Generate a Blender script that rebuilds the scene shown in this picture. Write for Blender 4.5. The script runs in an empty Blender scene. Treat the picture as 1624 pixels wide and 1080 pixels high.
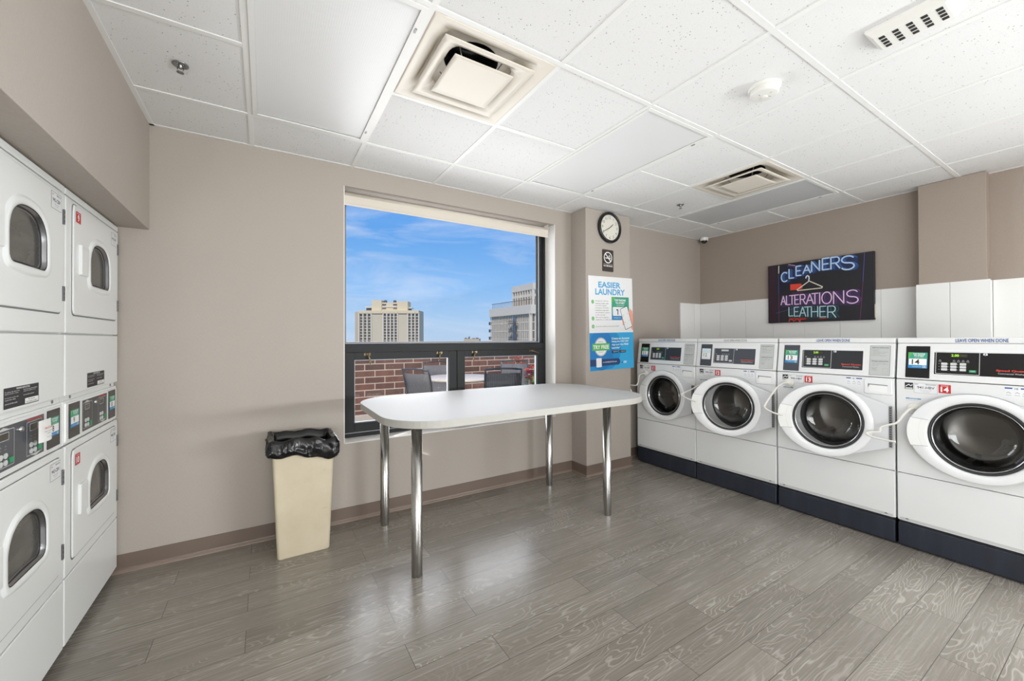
import bpy, bmesh, math, random
from mathutils import Matrix, Vector
random.seed(7)
R = math.radians
S = bpy.context.scene
COL = S.collection

# ------------------------------------------------------------------ camera, view, world, big lights
cam_d = bpy.data.cameras.new('camera'); cam = bpy.data.objects.new('camera', cam_d); COL.objects.link(cam)
cam_d.sensor_fit = 'HORIZONTAL'; cam_d.sensor_width = 36.0
cam_d.lens = 36.0 * 635.16 / 1624.0
cam_d.shift_x = 0.0; cam_d.shift_y = -5.8 / 1624.0
cam_d.clip_start = 0.05; cam_d.clip_end = 3000
YAW, PITCH, ROLL = .553, .0063, -.0032
_f = Vector((math.sin(YAW) * math.cos(PITCH), math.cos(YAW) * math.cos(PITCH), math.sin(PITCH)))
_r = Vector((math.cos(YAW), -math.sin(YAW), 0)); _u = _r.cross(_f)
_r2 = _r * math.cos(ROLL) + _u * math.sin(ROLL); _u2 = -_r * math.sin(ROLL) + _u * math.cos(ROLL)
_m = Matrix((_r2, _u2, -_f)).transposed().to_4x4(); _m.translation = Vector((.0703, -3.0715, 1.3004))
cam.matrix_world = _m
S.camera = cam
S.view_settings.view_transform = 'Standard'; S.view_settings.look = 'None'
S.view_settings.gamma = 1.0; S.view_settings.use_curve_mapping = False
S.view_settings.exposure = 0.0
S.cycles.max_bounces = 10; S.cycles.diffuse_bounces = 6; S.cycles.transparent_max_bounces = 16
S.cycles.sample_clamp_indirect = 8.0

def lin(c):
    return tuple(((x / 255.0) / 12.92 if x / 255.0 <= .04045 else ((x / 255.0 + .055) / 1.055) ** 2.4) for x in c) + (1.0,)

W = bpy.data.worlds.new('sky'); S.world = W; W.use_nodes = True
nt = W.node_tree; nt.nodes.clear()
def N(t, **k):
    n = nt.nodes.new(t)
    for a, b in k.items(): setattr(n, a, b)
    return n
tc = N('ShaderNodeTexCoord'); sep = N('ShaderNodeSeparateXYZ'); nt.links.new(tc.outputs['Generated'], sep.inputs[0])
ramp = N('ShaderNodeValToRGB'); nt.links.new(sep.outputs['Z'], ramp.inputs[0])
e = ramp.color_ramp; e.elements[0].position = 0.0; e.elements[0].color = lin((186, 214, 243))
e.elements[1].position = .60; e.elements[1].color = lin((52, 128, 226))
for p, c in ((.05, (172, 210, 248)), (.13, (140, 194, 250)), (.24, (104, 172, 244)), (.38, (76, 152, 238))):
    q = e.elements.new(p); q.color = lin(c)
mp = N('ShaderNodeMapping'); mp.inputs['Scale'].default_value = (2.2, 1.4, 9.0); mp.inputs['Rotation'].default_value = (0.25, 0.2, 0.3)
nt.links.new(tc.outputs['Generated'], mp.inputs[0])
no = N('ShaderNodeTexNoise'); no.inputs['Scale'].default_value = 1.5; no.inputs['Detail'].default_value = 9; no.inputs['Roughness'].default_value = .62; no.inputs['Distortion'].default_value = .9
nt.links.new(mp.outputs[0], no.inputs['Vector'])
cr = N('ShaderNodeValToRGB'); cr.color_ramp.elements[0].position = .44; cr.color_ramp.elements[0].color = (0, 0, 0, 1)
cr.color_ramp.elements[1].position = .80; cr.color_ramp.elements[1].color = (.85, .85, .85, 1)
nt.links.new(no.outputs['Fac'], cr.inputs[0])
mx = N('ShaderNodeMixRGB'); mx.inputs[2].default_value = lin((214, 228, 252))
nt.links.new(cr.outputs[0], mx.inputs[0]); nt.links.new(ramp.outputs[0], mx.inputs[1])
bg = N('ShaderNodeBackground'); bg.inputs[1].default_value = 1.0; out = N('ShaderNodeOutputWorld')
nt.links.new(mx.outputs[0], bg.inputs[0]); nt.links.new(bg.outputs[0], out.inputs[0])

def light(name, kind, loc, rot, energy, size=None, color=(1, 1, 1), angle=None):
    d = bpy.data.lights.new(name, kind); d.energy = energy; d.color = color
    if kind == 'AREA':
        d.shape = 'RECTANGLE'; d.size, d.size_y = size
    if angle: d.angle = angle
    o = bpy.data.objects.new(name, d); COL.objects.link(o); o.location = loc; o.rotation_euler = rot
    return o
# sun high in the south-west, behind the room: it lights the towers and the far end of the terrace
light('sun', 'SUN', (0, 0, 20), (R(40), 0, R(-38)), 3.2, color=(1.0, .95, .88), angle=R(4))
# upward fill lamp added behind the camera to brighten the ceiling
light('up_fill', 'AREA', (.6, -5.6, .30), (R(180), 0, 0), 60, (2.6, 3.6), (.93, .975, 1.0))
# unseen fill lamps added behind the camera: rear, left, and a right-wall strip
light('rear_fill', 'AREA', (.2, -8.95, 1.0), (R(90), 0, 0), 92, (3.0, 1.5), (.93, .975, 1.0))
light('left_fill', 'AREA', (-1.33, -6.3, .9), (R(90), 0, R(-90)), 128, (4.0, 1.3), (.93, .975, 1.0))
light('right_fill', 'AREA', (4.74, -6.3, 1.055), (R(90), 0, R(90)), 315, (4.2, .29), (.93, .975, 1.0))
# sky light entering through the big window
light('window_daylight', 'AREA', (1.5, .46, 1.50), (R(-90), 0, 0), 60, (1.88, 1.80), (.97, .985, 1.0))
# added fill lamp outside the lower panes, aimed up and to the right
wb = light('terrace_fill', 'AREA', (1.30, .62, .86), (0, 0, 0), 14, (1.5, .7), (1.0, .98, .95))
wb.rotation_euler = Vector((.38, -.62, .70)).to_track_quat('-Z', 'Z').to_euler()

H = 2.552          # ceiling height
XL, XR = -1.38, 4.777
YB = -9.0

# ------------------------------------------------------------------ materials
MATS = {}
def mat(name, rgb=None, rough=.5, metal=0.0, emit=None, spec=None, coat=0.0, build=None):
    if name in MATS: return MATS[name]
    m = bpy.data.materials.new(name); m.use_nodes = True
    b = m.node_tree.nodes['Principled BSDF']
    if rgb is not None: b.inputs['Base Color'].default_value = lin(rgb)
    b.inputs['Roughness'].default_value = rough; b.inputs['Metallic'].default_value = metal
    if spec is not None: b.inputs['Specular IOR Level'].default_value = spec
    if coat: b.inputs['Coat Weight'].default_value = coat; b.inputs['Coat Roughness'].default_value = .08
    if emit: b.inputs['Emission Color'].default_value = lin(rgb); b.inputs['Emission Strength'].default_value = emit
    if build: build(m.node_tree, b)
    MATS[name] = m
    return m
def nn(t, ty, **k):
    n = t.nodes.new(ty)
    for a, b in k.items(): setattr(n, a, b)
    return n
def coord(t, kind='Object', scale=(1, 1, 1), rot=(0, 0, 0)):
    c = nn(t, 'ShaderNodeTexCoord'); m = nn(t, 'ShaderNodeMapping')
    m.inputs['Scale'].default_value = scale; m.inputs['Rotation'].default_value = rot
    t.links.new(c.outputs[kind], m.inputs[0]); return m.outputs[0]
def noise(t, vec, scale, detail=4, rough=.5, dist=0):
    n = nn(t, 'ShaderNodeTexNoise'); n.inputs['Scale'].default_value = scale; n.inputs['Detail'].default_value = detail
    n.inputs['Roughness'].default_value = rough; n.inputs['Distortion'].default_value = dist
    t.links.new(vec, n.inputs['Vector']); return n.outputs['Fac']
def rampn(t, fac, stops):
    r = nn(t, 'ShaderNodeValToRGB'); t.links.new(fac, r.inputs[0]); el = r.color_ramp.elements
    el[0].position, el[0].color = stops[0][0], stops[0][1]; el[1].position, el[1].color = stops[-1][0], stops[-1][1]
    for p, c in stops[1:-1]:
        q = el.new(p); q.color = c
    return r.outputs[0]
def mixc(t, fac, a, b, mode='MIX'):
    m = nn(t, 'ShaderNodeMixRGB', blend_type=mode)
    for i, x in ((0, fac), (1, a), (2, b)):
        if hasattr(x, 'links'): t.links.new(x, m.inputs[i])
        else: m.inputs[i].default_value = x
    return m.outputs[0]
def bump(t, b, h, strength=.2, dist=.01):
    n = nn(t, 'ShaderNodeBump'); n.inputs['Strength'].default_value = strength; n.inputs['Distance'].default_value = dist
    t.links.new(h, n.inputs['Height']); t.links.new(n.outputs[0], b.inputs['Normal'])

def wallpaper(rgb):
    def f(t, b):
        n1 = noise(t, coord(t, 'Object', (60, 60, 900)), 1.0, 3, .6)
        n2 = noise(t, coord(t, 'Object', (900, 900, 60)), 1.0, 2, .5)
        n3 = noise(t, coord(t, 'Object', (1, 1, 1)), 1.3, 3, .5)
        a = mixc(t, .5, n1, n2)
        c = mixc(t, rampn(t, a, [(.35, (0, 0, 0, 1)), (.65, (1, 1, 1, 1))]), lin([x * .965 for x in rgb]), lin([min(255, x * 1.03) for x in rgb]))
        c2 = mixc(t, rampn(t, n3, [(.3, (0, 0, 0, 1)), (.7, (.35, .35, .35, 1))]), c, lin([x * .96 for x in rgb]))
        t.links.new(c2, b.inputs['Base Color']); bump(t, b, a, .12, .002)
    return f
M_wall = mat('wall_vinyl', (172, 163, 154), .6, build=wallpaper((172, 163, 154)))
M_wallend = mat('wall_vinyl_taupe', (162, 149, 138), .6, build=wallpaper((162, 149, 138)))
M_white_paint = mat('white_paint', (232, 230, 226), .55)
def ceil_tile(t, b):
    v = nn(t, 'ShaderNodeTexVoronoi'); v.inputs['Scale'].default_value = 62; v.inputs['Randomness'].default_value = 1
    t.links.new(coord(t, 'Object', (1, 1, 1)), v.inputs['Vector'])
    g = noise(t, coord(t, 'Object'), 35, 2, .5)
    hole = rampn(t, v.outputs['Distance'], [(.10, (1, 1, 1, 1)), (.20, (0, 0, 0, 1))])
    keep = rampn(t, g, [(.50, (0, 0, 0, 1)), (.56, (1, 1, 1, 1))])
    k = mixc(t, 1.0, hole, keep, 'MULTIPLY')
    v2 = nn(t, 'ShaderNodeTexVoronoi'); v2.inputs['Scale'].default_value = 170
    t.links.new(coord(t, 'Object', (1, 1, 1)), v2.inputs['Vector'])
    h2 = rampn(t, v2.outputs['Distance'], [(.08, (.55, .55, .55, 1)), (.2, (0, 0, 0, 1))])
    k2 = mixc(t, 1.0, k, h2, 'LIGHTEN')
    c = mixc(t, k2, lin((227, 227, 227)), lin((136, 134, 131)))
    t.links.new(c, b.inputs['Base Color']); b.inputs['Roughness'].default_value = .9
    n = noise(t, coord(t, 'Object'), 260, 3, .6); bump(t, b, n, .15, .002)
M_tile = mat('mineral_tile', build=ceil_tile)
M_grid = mat('grid_white', (232, 232, 230), .45)
def plank(t, b):
    vec = coord(t, 'Object', (1, 1, 1))
    br = nn(t, 'ShaderNodeTexBrick'); br.offset = .37; br.offset_frequency = 2; br.squash = 1
    br.inputs['Scale'].default_value = 1; br.inputs['Brick Width'].default_value = .92; br.inputs['Row Height'].default_value = .152
    br.inputs['Mortar Size'].default_value = .0014; br.inputs['Mortar Smooth'].default_value = .3
    br.inputs['Color1'].default_value = (0, 0, 0, 1); br.inputs['Color2'].default_value = (1, 1, 1, 1)
    t.links.new(vec, br.inputs['Vector'])
    # shift the grain from plank to plank
    add = nn(t, 'ShaderNodeVectorMath', operation='ADD'); sc = nn(t, 'ShaderNodeVectorMath', operation='MULTIPLY')
    t.links.new(br.outputs['Color'], sc.inputs[0]); sc.inputs[1].default_value = (37, 19, 5)
    t.links.new(vec, add.inputs[0]); t.links.new(sc.outputs[0], add.inputs[1])
    def m2(scale):
        m = nn(t, 'ShaderNodeMapping'); m.inputs['Scale'].default_value = scale; t.links.new(add.outputs[0], m.inputs[0]); return m.outputs[0]
    g1 = noise(t, m2((3.0, 150, 1)), 1.0, 5, .6, .4)
    g2 = noise(t, m2((1.1, 7, 1)), 1.0, 4, .55, .6)
    ct = noise(t, m2((1.3, 5.5, 1)), 1.0, 3, .45, .25)
    mu = nn(t, 'ShaderNodeMath', operation='MULTIPLY'); t.links.new(ct, mu.inputs[0]); mu.inputs[1].default_value = 210
    sn = nn(t, 'ShaderNodeMath', operation='SINE'); t.links.new(mu.outputs[0], sn.inputs[0])
    w = rampn(t, sn.outputs[0], [(.60, (0, 0, 0, 1)), (1.0, (1, 1, 1, 1))])
    msk = rampn(t, noise(t, m2((1.0, 2.5, 1)), 1.3, 2, .5), [(.46, (.10, .10, .10, 1)), (.60, (.62, .62, .62, 1))])
    wm = mixc(t, 1.0, w, msk, 'MULTIPLY')
    base = rampn(t, g1, [(.25, lin((130, 123, 114))), (.5, lin((148, 142, 134))), (.75, lin((164, 158, 151)))])
    base = mixc(t, rampn(t, g2, [(.3, (0, 0, 0, 1)), (.7, (.55, .55, .55, 1))]), base, lin((126, 119, 110)))
    base = mixc(t, wm, base, lin((192, 187, 179)))
    tone = rampn(t, br.outputs['Color'], [(0, (.84, .83, .82, 1)), (1, (1.06, 1.06, 1.05, 1))])
    base = mixc(t, 1.0, base, tone, 'MULTIPLY')
    base = mixc(t, br.outputs['Fac'], base, lin((78, 72, 65)))
    t.links.new(base, b.inputs['Base Color'])
    rr = rampn(t, g1, [(.3, (.20, .20, .20, 1)), (.7, (.30, .30, .30, 1))]); t.links.new(rr, b.inputs['Roughness'])
    bump(t, b, mixc(t, .5, g1, wm), .10, .002)
    b.inputs['Specular IOR Level'].default_value = .5
M_floor = mat('vinyl_plank', build=plank)
M_base = mat('cove_base_brown', (112, 97, 87), .42)
M_base2 = mat('cove_toe_brown', (132, 115, 103), .4)
M_app = mat('white_enamel', (226, 227, 227), .28, coat=.25)
M_app2 = mat('white_plastic', (230, 231, 232), .35)
M_ear = mat('door_arm_grey', (208, 209, 212), .4)
M_dry = mat('dryer_enamel', (231, 233, 232), .30, coat=.2)
M_gap = mat('dark_gap', (38, 38, 40), .7)
M_seam = mat('seam_grey', (120, 121, 122), .6)
def plinthm(t, b):
    n = noise(t, coord(t, 'Object', (14, 1, 1.2)), 1.0, 5, .6)
    c = rampn(t, n, [(.3, lin((34, 38, 48))), (.62, lin((43, 48, 59))), (.75, lin((58, 63, 74)))])
    t.links.new(c, b.inputs['Base Color'])
M_plinth = mat('plinth_blue_black', (44, 48, 58), .38, build=plinthm)
M_black = mat('black_panel', (26, 26, 28), .22)
M_blackpl = mat('charcoal_panel', (44, 46, 50), .3)
M_blackpale = mat('black_panel_pale', (70, 74, 82), .28)  # black panel made paler: washer glare put into the colour
M_white = mat('print_white', (238, 238, 236), .5)
M_key = mat('key_grey', (205, 206, 205), .45)
M_green = mat('key_green', (34, 150, 98), .4)
M_led = mat('display_green', (150, 205, 40), .4, emit=.9)
M_leddim = mat('display_dim', (74, 68, 34), .4)
M_red = mat('print_red', (196, 40, 46), .5)
M_redtxt = mat('logo_red', (205, 62, 50), .5)
M_blue = mat('print_blue', (44, 78, 150), .5)
M_sky = mat('sticker_blue', (38, 132, 188), .5)
M_teal = mat('sticker_teal', (58, 156, 128), .5)
M_lgreen = mat('sticker_green', (88, 178, 92), .5)
M_ink = mat('print_black', (36, 34, 40), .55)
M_grey = mat('print_grey', (150, 150, 150), .55)
M_lgrey = mat('print_light_grey', (196, 197, 196), .5)
M_instr = mat('instruction_plate', (188, 190, 188), .45)
M_tag = mat('paper_tag', (228, 229, 230), .5)
M_chrome = mat('chrome', (205, 206, 208), .12, 1.0)
def brushed(t, b):
    n = noise(t, coord(t, 'Object', (40, 40, 2.2)), 1.0, 4, .6)
    t.links.new(rampn(t, n, [(.3, lin((150, 149, 146))), (.7, lin((205, 204, 201)))]), b.inputs['Base Color'])
    t.links.new(rampn(t, n, [(.3, (.16, .16, .16, 1)), (.7, (.32, .32, .32, 1))]), b.inputs['Roughness'])
M_leg = mat('brushed_chrome', (190, 190, 188), .22, 1.0, build=brushed)
M_steel = mat('steel', (150, 150, 152), .3, 1.0)
M_hinge = mat('hinge_steel', (128, 128, 130), .45, .8)
M_rubber = mat('rubber_gasket', (48, 48, 50), .5)
M_drum = mat('drum_steel', (150, 147, 143), .35, .85)
M_dark = mat('dark_interior', (30, 29, 29), .6)
M_lam = mat('table_laminate', (182, 181, 179), .55, spec=.35)
M_lamedge = mat('table_edge_band', (176, 174, 168), .45)
def binm(t, b):
    n = noise(t, coord(t, 'Object', (1, 1, 1)), 6, 5, .6); n2 = noise(t, coord(t, 'Object', (1, 1, 1)), 300, 2, .5)
    c = rampn(t, n, [(.3, lin((200, 188, 162))), (.7, lin((211, 200, 176)))])
    # a few scuffs
    s = noise(t, coord(t, 'Object', (10, 10, 60), (0, .35, 0)), 1.0, 1, .3)
    c = mixc(t, rampn(t, s, [(.76, (0, 0, 0, 1)), (.80, (.5, .5, .5, 1))]), c, lin((140, 126, 104)))
    t.links.new(c, b.inputs['Base Color']); bump(t, b, n2, .2, .002)
M_bin = mat('bin_beige', rough=.55, build=binm)
M_bag = mat('bin_bag_black', (14, 14, 16), .2)
M_frame = mat('window_bronze', (32, 33, 35), .5, spec=.3)
M_frame_l = mat('window_gasket', (176, 182, 190), .35)
M_brass = mat('latch_bronze', (116, 104, 80), .3, .8)
M_shade = mat('blind_fabric', (214, 206, 194), .7)
def glassm(t, b):
    t.nodes.remove(b); o = t.nodes['Material Output']
    tr = nn(t, 'ShaderNodeBsdfTransparent'); tr.inputs[0].default_value = (.975, .975, .975, 1)
    gl = nn(t, 'ShaderNodeBsdfGlossy'); gl.inputs['Roughness'].default_value = .01
    fr = nn(t, 'ShaderNodeFresnel'); fr.inputs[0].default_value = 1.28
    m = nn(t, 'ShaderNodeMixShader'); t.links.new(fr.outputs[0], m.inputs[0]); t.links.new(tr.outputs[0], m.inputs[1]); t.links.new(gl.outputs[0], m.inputs[2])
    t.links.new(m.outputs[0], o.inputs[0])
M_glass = mat('window_glass', build=glassm)
def smokem(t, b):
    t.nodes.remove(b); o = t.nodes['Material Output']
    tr = nn(t, 'ShaderNodeBsdfTransparent'); tr.inputs[0].default_value = (.80, .80, .80, 1)
    gl = nn(t, 'ShaderNodeBsdfGlossy'); gl.inputs['Roughness'].default_value = .03; gl.inputs[0].default_value = (.9, .9, .9, 1)
    fr = nn(t, 'ShaderNodeFresnel'); fr.inputs[0].default_value = 1.75
    m = nn(t, 'ShaderNodeMixShader'); t.links.new(fr.outputs[0], m.inputs[0]); t.links.new(tr.outputs[0], m.inputs[1]); t.links.new(gl.outputs[0], m.inputs[2])
    t.links.new(m.outputs[0], o.inputs[0])
M_bowl = mat('door_glass', build=smokem)
def dryglass(t, b):
    n = noise(t, coord(t, 'Object', (1, 1, 3)), 5, 4, .6)
    t.links.new(rampn(t, n, [(.3, lin((70, 69, 66))), (.7, lin((92, 90, 86)))]), b.inputs['Base Color'])
M_dglass = mat('dryer_glass', rough=.18, build=dryglass)
def lensm(t, b):
    v = nn(t, 'ShaderNodeTexChecker'); v.inputs['Scale'].default_value = 160
    t.links.new(coord(t, 'Object', (1, 1, 1), (0, 0, .785)), v.inputs['Vector']); bump(t, b, v.outputs['Fac'], .25, .002)
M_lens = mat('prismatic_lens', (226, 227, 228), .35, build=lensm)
M_lens_shade = mat('prismatic_lens_shade', (200, 202, 204), .35, build=lensm)  # same lens darkened: its duller reflection is put into the colour
M_vent = mat('diffuser_cream', (224, 217, 205), .45)
M_duct = mat('duct_foil', (50, 50, 50), .3, .6)
M_detector = mat('detector_plastic', (228, 227, 222), .45)
M_panel = mat('white_wall_panel', (238, 238, 237), .18)
M_canvas = mat('canvas_black', (34, 33, 40), .5)
M_clockface = mat('clock_face', (222, 219, 208), .45)
M_brown = mat('sign_brown', (58, 48, 44), .45)
M_hook = mat('holder_white', (226, 224, 216), .35)
def brickm(t, b):
    br = nn(t, 'ShaderNodeTexBrick'); br.offset = .5
    br.inputs['Scale'].default_value = 1; br.inputs['Brick Width'].default_value = .335; br.inputs['Row Height'].default_value = .111
    br.inputs['Mortar Size'].default_value = .0075; br.inputs['Mortar Smooth'].default_value = .1; br.inputs['Bias'].default_value = -.1
    br.inputs['Color1'].default_value = lin((146, 102, 84)); br.inputs['Color2'].default_value = lin((108, 80, 68)); br.inputs['Mortar'].default_value = lin((222, 200, 176))
    t.links.new(coord(t, 'Object', (1, 1, 1), (R(90), 0, 0)), br.inputs['Vector'])
    n = noise(t, coord(t, 'Object', (9, 9, 2)), 1, 4, .6)
    c = mixc(t, rampn(t, n, [(.35, (0, 0, 0, 1)), (.7, (.35, .35, .35, 1))]), br.outputs['Color'], lin((60, 44, 42)))
    c = mixc(t, br.outputs['Fac'], c, lin((222, 200, 176)))
    t.links.new(c, b.inputs['Base Color']); b.inputs['Roughness'].default_value = .85
M_brick = mat('brick', build=brickm)
M_coping = mat('limestone_coping', (206, 196, 180), .8)
def paver(t, b):
    n = noise(t, coord(t, 'Object'), 3, 5, .6); t.links.new(rampn(t, n, [(.3, lin((168, 154, 138))), (.7, lin((196, 184, 168)))]), b.inputs['Base Color'])
M_paver = mat('terrace_paver', rough=.85, build=paver)
def slingm(t, b):
    w = nn(t, 'ShaderNodeTexWave', wave_type='BANDS', bands_direction='X'); w.inputs['Scale'].default_value = 14; w.inputs['Distortion'].default_value = 0
    t.links.new(coord(t, 'Object'), w.inputs['Vector'])
    t.links.new(rampn(t, w.outputs['Fac'], [(.70, lin((128, 125, 122))), (.92, lin((66, 64, 63)))]), b.inputs['Base Color'])
M_sling = mat('sling_fabric', rough=.7, build=slingm)
M_cframe = mat('chair_frame_grey', (92, 93, 95), .35, .3)
M_patio = mat('patio_table_top', (232, 218, 196), .5)
M_conc = mat('tower_concrete', (222, 204, 168), .85)
M_conc2 = mat('tower_concrete_pale', (222, 210, 190), .85)
M_conc3 = mat('roof_concrete', (196, 178, 152), .85)
M_win = mat('tower_glass', (74, 76, 78), .25)
M_win2 = mat('tower_glass_brown', (122, 108, 94), .3)
M_rail = mat('tower_railing', (70, 72, 76), .5)
M_leaf = mat('leaf_yellow_green', (128, 158, 56), .6)
M_petal_p = mat('petal_magenta', (206, 58, 132), .6)
M_petal_o = mat('petal_coral', (236, 102, 70), .6)
M_petal_r = mat('petal_red', (226, 66, 62), .6)
M_pot = mat('planter_charcoal', (62, 62, 66), .5)
M_skin = mat('print_skin', (240, 160, 140), .5)
M_pblue = mat('poster_blue', (28, 140, 200), .45)
M_pblue2 = mat('poster_blue_light', (52, 166, 220), .45)
M_pblue3 = mat('poster_blue_mid', (30, 122, 190), .45)
M_pnavy = mat('poster_navy', (34, 62, 110), .45)
M_poster = mat('poster_white', (232, 233, 234), .35)
M_ptitle = mat('poster_title_blue', (78, 164, 214), .45)

# ------------------------------------------------------------------ mesh builder
_TXT = {}
def text_mesh(s, bold=0.0):
    k = (s, bold)
    if k not in _TXT:
        c = bpy.data.curves.new('t', 'FONT'); c.body = s; c.size = 1.0; c.offset = bold; c.resolution_u = 3; c.fill_mode = 'FRONT'
        o = bpy.data.objects.new('t', c); COL.objects.link(o)
        dg = bpy.context.evaluated_depsgraph_get(); dg.update()
        me = bpy.data.meshes.new_from_object(o.evaluated_get(dg))
        vs = [(v.co.x, v.co.y) for v in me.vertices]; fs = [tuple(p.vertices) for p in me.polygons]
        bpy.data.objects.remove(o); bpy.data.curves.remove(c); bpy.data.meshes.remove(me)
        if vs:
            x0 = min(v[0] for v in vs); x1 = max(v[0] for v in vs); y0 = min(v[1] for v in vs); y1 = max(v[1] for v in vs)
        else: x0 = y0 = 0; x1 = y1 = 1
        _TXT[k] = (vs, fs, x0, x1, y0, y1)
    return _TXT[k]

FRONT = Matrix(((1, 0, 0, 0), (0, 0, -1, 0), (0, 1, 0, 0), (0, 0, 0, 1)))   # (u right, v up, w toward the viewer) -> local x, z, -y
def frame_at(x, y, z, tilt=0.0, spin=0.0):
    return Matrix.Translation((x, y, z)) @ FRONT @ Matrix.Rotation(-tilt, 4, 'X') @ Matrix.Rotation(spin, 4, 'Z')

def rrect(x0, y0, x1, y1, r=0.0, n=5):
    if r <= 0: return [(x0, y0), (x1, y0), (x1, y1), (x0, y1)]
    if not isinstance(r, (tuple, list)): r = (r,) * 4
    P = []
    for (cx, cy, a0, rr) in ((x0 + r[0], y0 + r[0], 180, r[0]), (x1 - r[1], y0 + r[1], 270, r[1]), (x1 - r[2], y1 - r[2], 0, r[2]), (x0 + r[3], y1 - r[3], 90, r[3])):
        for k in range(n + 1):
            a = R(a0 + 90.0 * k / n); P.append((cx + rr * math.cos(a), cy + rr * math.sin(a)))
    return P
def circ(cx, cy, rx, ry=None, n=48, a0=0, a1=360):
    ry = ry or rx; full = abs(a1 - a0) >= 360
    return [(cx + rx * math.cos(R(a0 + (a1 - a0) * k / (n if full else n - 1))), cy + ry * math.sin(R(a0 + (a1 - a0) * k / (n if full else n - 1)))) for k in range(n)]

class MB:
    def __init__(s): s.v = []; s.f = []; s.m = []; s.mats = []; s.sm = []; s.T = Matrix.Identity(4)
    def mi(s, m):
        if m not in s.mats: s.mats.append(m)
        return s.mats.index(m)
    def addv(s, P):
        b = len(s.v); s.v += [tuple(s.T @ Vector(p)) for p in P]; return b
    def addf(s, F, m, b=0, smooth=False):
        k = s.mi(m)
        for f in F: s.f.append([i + b for i in f]); s.m.append(k); s.sm.append(smooth)
    def box(s, x0, y0, z0, x1, y1, z1, m):
        b = s.addv([(x0, y0, z0), (x1, y0, z0), (x1, y1, z0), (x0, y1, z0), (x0, y0, z1), (x1, y0, z1), (x1, y1, z1), (x0, y1, z1)])
        s.addf([(0, 3, 2, 1), (4, 5, 6, 7), (0, 1, 5, 4), (1, 2, 6, 5), (2, 3, 7, 6), (3, 0, 4, 7)], m, b)
    def prism(s, P, w0, w1, m, mside=None, cap0=True, smooth=False):
        n = len(P); b = s.addv([(p[0], p[1], w0) for p in P] + [(p[0], p[1], w1) for p in P])
        s.addf([list(range(n, 2 * n))], m, b)
        if cap0: s.addf([list(range(n - 1, -1, -1))], m, b)
        s.addf([(i, (i + 1) % n, n + (i + 1) % n, n + i) for i in range(n)], mside or m, b, smooth)
    def flat(s, P, w, m):
        b = s.addv([(p[0], p[1], w) for p in P]); s.addf([list(range(len(P)))], m, b)
    def loft(s, loops, m, cap0=False, cap1=False, smooth=True, closed=True):
        """loops: lists of 3-D points with equal counts; m: one material or one per band"""
        n = len(loops[0]); b = s.addv([p for L in loops for p in L])
        for k in range(len(loops) - 1):
            mm = m[k] if isinstance(m, (list, tuple)) else m
            s.addf([(k * n + i, k * n + (i + 1) % n, (k + 1) * n + (i + 1) % n, (k + 1) * n + i) for i in range(n if closed else n - 1)], mm, b, smooth)
        if cap0: s.addf([list(range(n - 1, -1, -1))], m[0] if isinstance(m, (list, tuple)) else m, b)
        if cap1: s.addf([[(len(loops) - 1) * n + i for i in range(n)]], m[-1] if isinstance(m, (list, tuple)) else m, b)
    def ringplate(s, outer, inner, w0, w1, m, mside=None):
        """plate with a hole; outer and inner outlines star-shaped about their common centre and point-matched"""
        L = [[(p[0], p[1], w0) for p in outer], [(p[0], p[1], w1) for p in outer], [(p[0], p[1], w1) for p in inner], [(p[0], p[1], w0) for p in inner]]
        s.loft(L, [mside or m, m, mside or m], smooth=False)
    def tube(s, P, r, m, n=10, cap=True):
        P = [Vector(p) for p in P]; rings = []
        t0 = (P[1] - P[0]).normalized(); up = Vector((0, 0, 1)) if abs(t0.z) < .9 else Vector((1, 0, 0))
        a = t0.cross(up).normalized()
        for i, p in enumerate(P):
            if i == 0: t = P[1] - P[0]
            elif i == len(P) - 1: t = P[-1] - P[-2]
            else: t = (P[i + 1] - P[i]).normalized() + (P[i] - P[i - 1]).normalized()
            t.normalize(); a = (a - t * a.dot(t)).normalized(); c = t.cross(a)
            rr = r[i] if isinstance(r, (list, tuple)) else r
            rings.append([tuple(p + (a * math.cos(2 * math.pi * k / n) + c * math.sin(2 * math.pi * k / n)) * rr) for k in range(n)])
        s.loft(rings, m, cap, cap)
    def lathe(s, prof, m, n=40, cap0=False, cap1=False, cx=0, cy=0):
        """profile (radius, w) around the w axis"""
        s.loft([[(cx + r * math.cos(2 * math.pi * k / n), cy + r * math.sin(2 * math.pi * k / n), w) for k in range(n)] for r, w in prof], m, cap0, cap1)
    def text(s, body, x0, y0, x1, y1, w, m, bold=.012, keep=False, rot=0.0):
        vs, fs, a0, a1, b0, b1 = text_mesh(body, bold)
        sx = (x1 - x0) / (a1 - a0); sy = (y1 - y0) / (b1 - b0)
        if keep:
            k = min(sx, sy); x0 += ((x1 - x0) - k * (a1 - a0)) / 2; y0 += ((y1 - y0) - k * (b1 - b0)) / 2; sx = sy = k
        P = [(x0 + (p[0] - a0) * sx, y0 + (p[1] - b0) * sy) for p in vs]
        if rot:
            cx, cy = (x0 + x1) / 2, (y0 + y1) / 2; c, q = math.cos(rot), math.sin(rot)
            P = [(cx + (x - cx) * c - (y - cy) * q, cy + (x - cx) * q + (y - cy) * c) for x, y in P]
        b = s.addv([(x, y, w) for x, y in P]); s.addf(fs, m, b)
    def stroke(s, P, wd, w, m, n=6):
        for i in range(len(P) - 1):
            a = Vector(P[i][:2]); c = Vector(P[i + 1][:2]); d = c - a
            if d.length < 1e-7: continue
            q = Vector((-d.y, d.x)).normalized() * wd / 2
            s.flat([tuple(a + q * -1), tuple(c - q), tuple(c + q), tuple(a + q)], w, m)
        for p in P[::1]: s.flat(circ(p[0], p[1], wd / 2, n=n + 2), w + 1e-6, m)
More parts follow.
